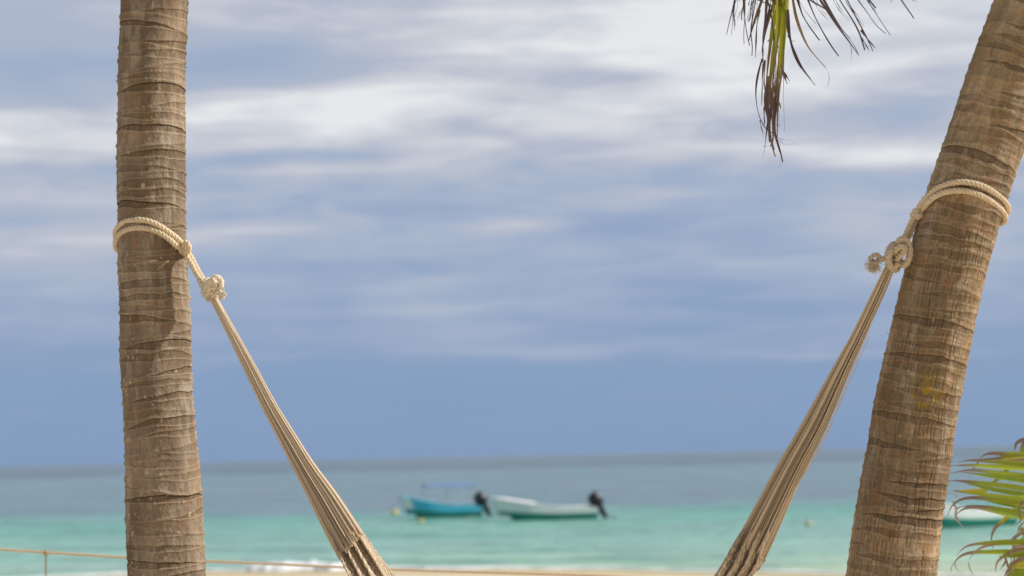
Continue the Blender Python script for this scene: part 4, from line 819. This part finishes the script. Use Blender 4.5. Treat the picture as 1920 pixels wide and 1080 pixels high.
        mb = MB(); secs = [[tr_((.12 + a * math.cos(u), .07 * math.sin(u) * (1.3 if z > -.3 else 1), z)) for u in np.linspace(0, 2 * np.pi, 13)] for z, a in ((0, .2), (-.25, .15), (-.6, .12), (-.85, .11), (-1.0, .10), (-1.12, .03))]
        loft(mb, secs, DK * .9); mb.tube([tr_((-.06, 0, -.92)), tr_((.02, 0, -.92)), tr_((.3, 0, -.92)), tr_((.42, 0, -.92))], [.02, .07, .07, .04], DK, 10)
        box(mb, tr_((.16, 0, -.68)), (.42, .26, .03), DK, TN); add(mb.build('leg', M_DARK))
        mb = MB()
        for u in (0, 2.094, 4.189):
            v = np.array([0, math.cos(u), math.sin(u)]); s_ = np.array([.05, -math.sin(u) * .08, math.cos(u) * .08]); c0 = np.array([.44, 0, -.92])
            mb.add([tr_(c0 + v * .03 - s_ * .5), tr_(c0 + v * .03 + s_ * .5), tr_(c0 + v * .17 + s_), tr_(c0 + v * .17 - s_)], [[0, 1, 2, 3]], DK * 1.5)
        add(mb.build('propeller', M_DARK))
        mb = MB(); box(mb, (xe + .06, 0, .34), (.16, .34, .46), DK * .8); mb.tube([(xe - .5, .05, .78), (xe - .1, .02, .72), (xe + .12, 0, .66)], .03, DK, 6); add(mb.build('bracket', M_DARK))
    root_extra = None
    if canopy is not None:
        c0, c1, hh, cc = canopy; mb = MB(); rows = []
        for t in np.linspace(c0, c1, 9):
            hw_ = beam * .42; q = (t - c0) / (c1 - c0); rows.append([(X(t), hw_ * v, hh + .10 * (1 - v * v) + .05 * math.sin(q * math.pi * 3) ** 2 + .04 * q) for v in np.linspace(-1, 1, 9)])
        loft(mb, rows, cc); r2 = np.array(rows); r2[..., 2] -= .03; loft(mb, r2, cc)
        for e in (0, -1): mb.add(np.vstack([np.array(rows)[e], r2[e] - [0, 0, .07]]), [[i, i + 1, i + 10, i + 9] for i in range(8)], cc * .9)
        for v in (0, -1): a = np.array(rows)[:, v]; mb.add(np.vstack([a, a - [0, 0, .05]]), [[i, i + 1, i + 10, i + 9] for i in range(8)], cc * .9)
        xf(mb.build('canopy', M_CLOTH))
        for t in (c0 + .01, (c0 + c1) / 2, c1 - .01):
            for sg in (-1, 1):
                mb = MB(); mb.tube([(X(t), halfw(t) * .93 * sg, sheer(t)), (X(t), beam * .42 * sg, hh * .6), (X(t), beam * .42 * sg, hh)], .018, np.array(lin(170, 176, 184)), 6); xf(mb.build('canopy_pole', M_DARK))
    root.location = loc; root.rotation_euler = (0, 0, rotz); return root
TURQ = np.array(lin(84, 196, 228)); GRN = np.array(lin(52, 150, 136))
a = W(830, 971); panga('turquoise blue motor boat with a flat blue canopy and raised dark outboard', tuple(a[:2]) + (0,), math.radians(16), 5.1, 1.7, TURQ, TURQ * .8, GRN * .9, TURQ * .9, np.array(lin(120, 205, 228)),
                       canopy=(.08, .74, 2.08, np.array(lin(118, 142, 200))))
b = W(1024, 975); panga('long white motor boat with green underside and dark outboard at its stern, in the middle', tuple(b[:2]) + (0,), math.radians(13), 6.25, 1.8, WHT, WHT * .95, GRN, WHT * .85, WHT)
c = W(1800, 987); panga('white and green motor boat half hidden by the leaning trunk and palm leaflets', tuple(c[:2]) + (0,), math.radians(28), 6.4, 1.8, WHT, WHT * .95, GRN, WHT * .85, WHT, engine=False)

def buoy(x, y, r, col, label, px_z=0.0):
    p = W(x, y); o_ = MB(); th = np.linspace(0, 2 * np.pi, 17); ph = np.linspace(-1.5, 1.5, 11)
    rows = [[(p[0] + r * math.cos(f) * math.cos(a_), p[1] + r * math.cos(f) * math.sin(a_), r * .45 + r * math.sin(f) * 1.05) for a_ in th] for f in ph]
    loft(o_, rows, col); root = empty('buoy', (p[0], p[1], 0)); tag(root, label, 'buoy', 'mooring buoys')
    o_.build('float', M_BUOY, root); m2 = MB()
    m2.tube([(p[0] + .06 * math.cos(u), p[1], r * 1.5 + .06 + .06 * math.sin(u)) for u in np.linspace(0, 2 * np.pi, 14)], .014, np.array(lin(90, 90, 80)), 5); m2.build('ring', M_BUOY, root)
YEL = np.array(lin(216, 200, 110))
buoy(740, 965, .24, YEL, 'yellow mooring buoy floating left of the turquoise boat bow')
buoy(789, 979, .15, YEL, 'smaller yellow buoy floating just below the turquoise boat')
buoy(1515, 985, .17, np.array(lin(206, 196, 150)), 'small pale buoy floating alone between hammock and leaning trunk')
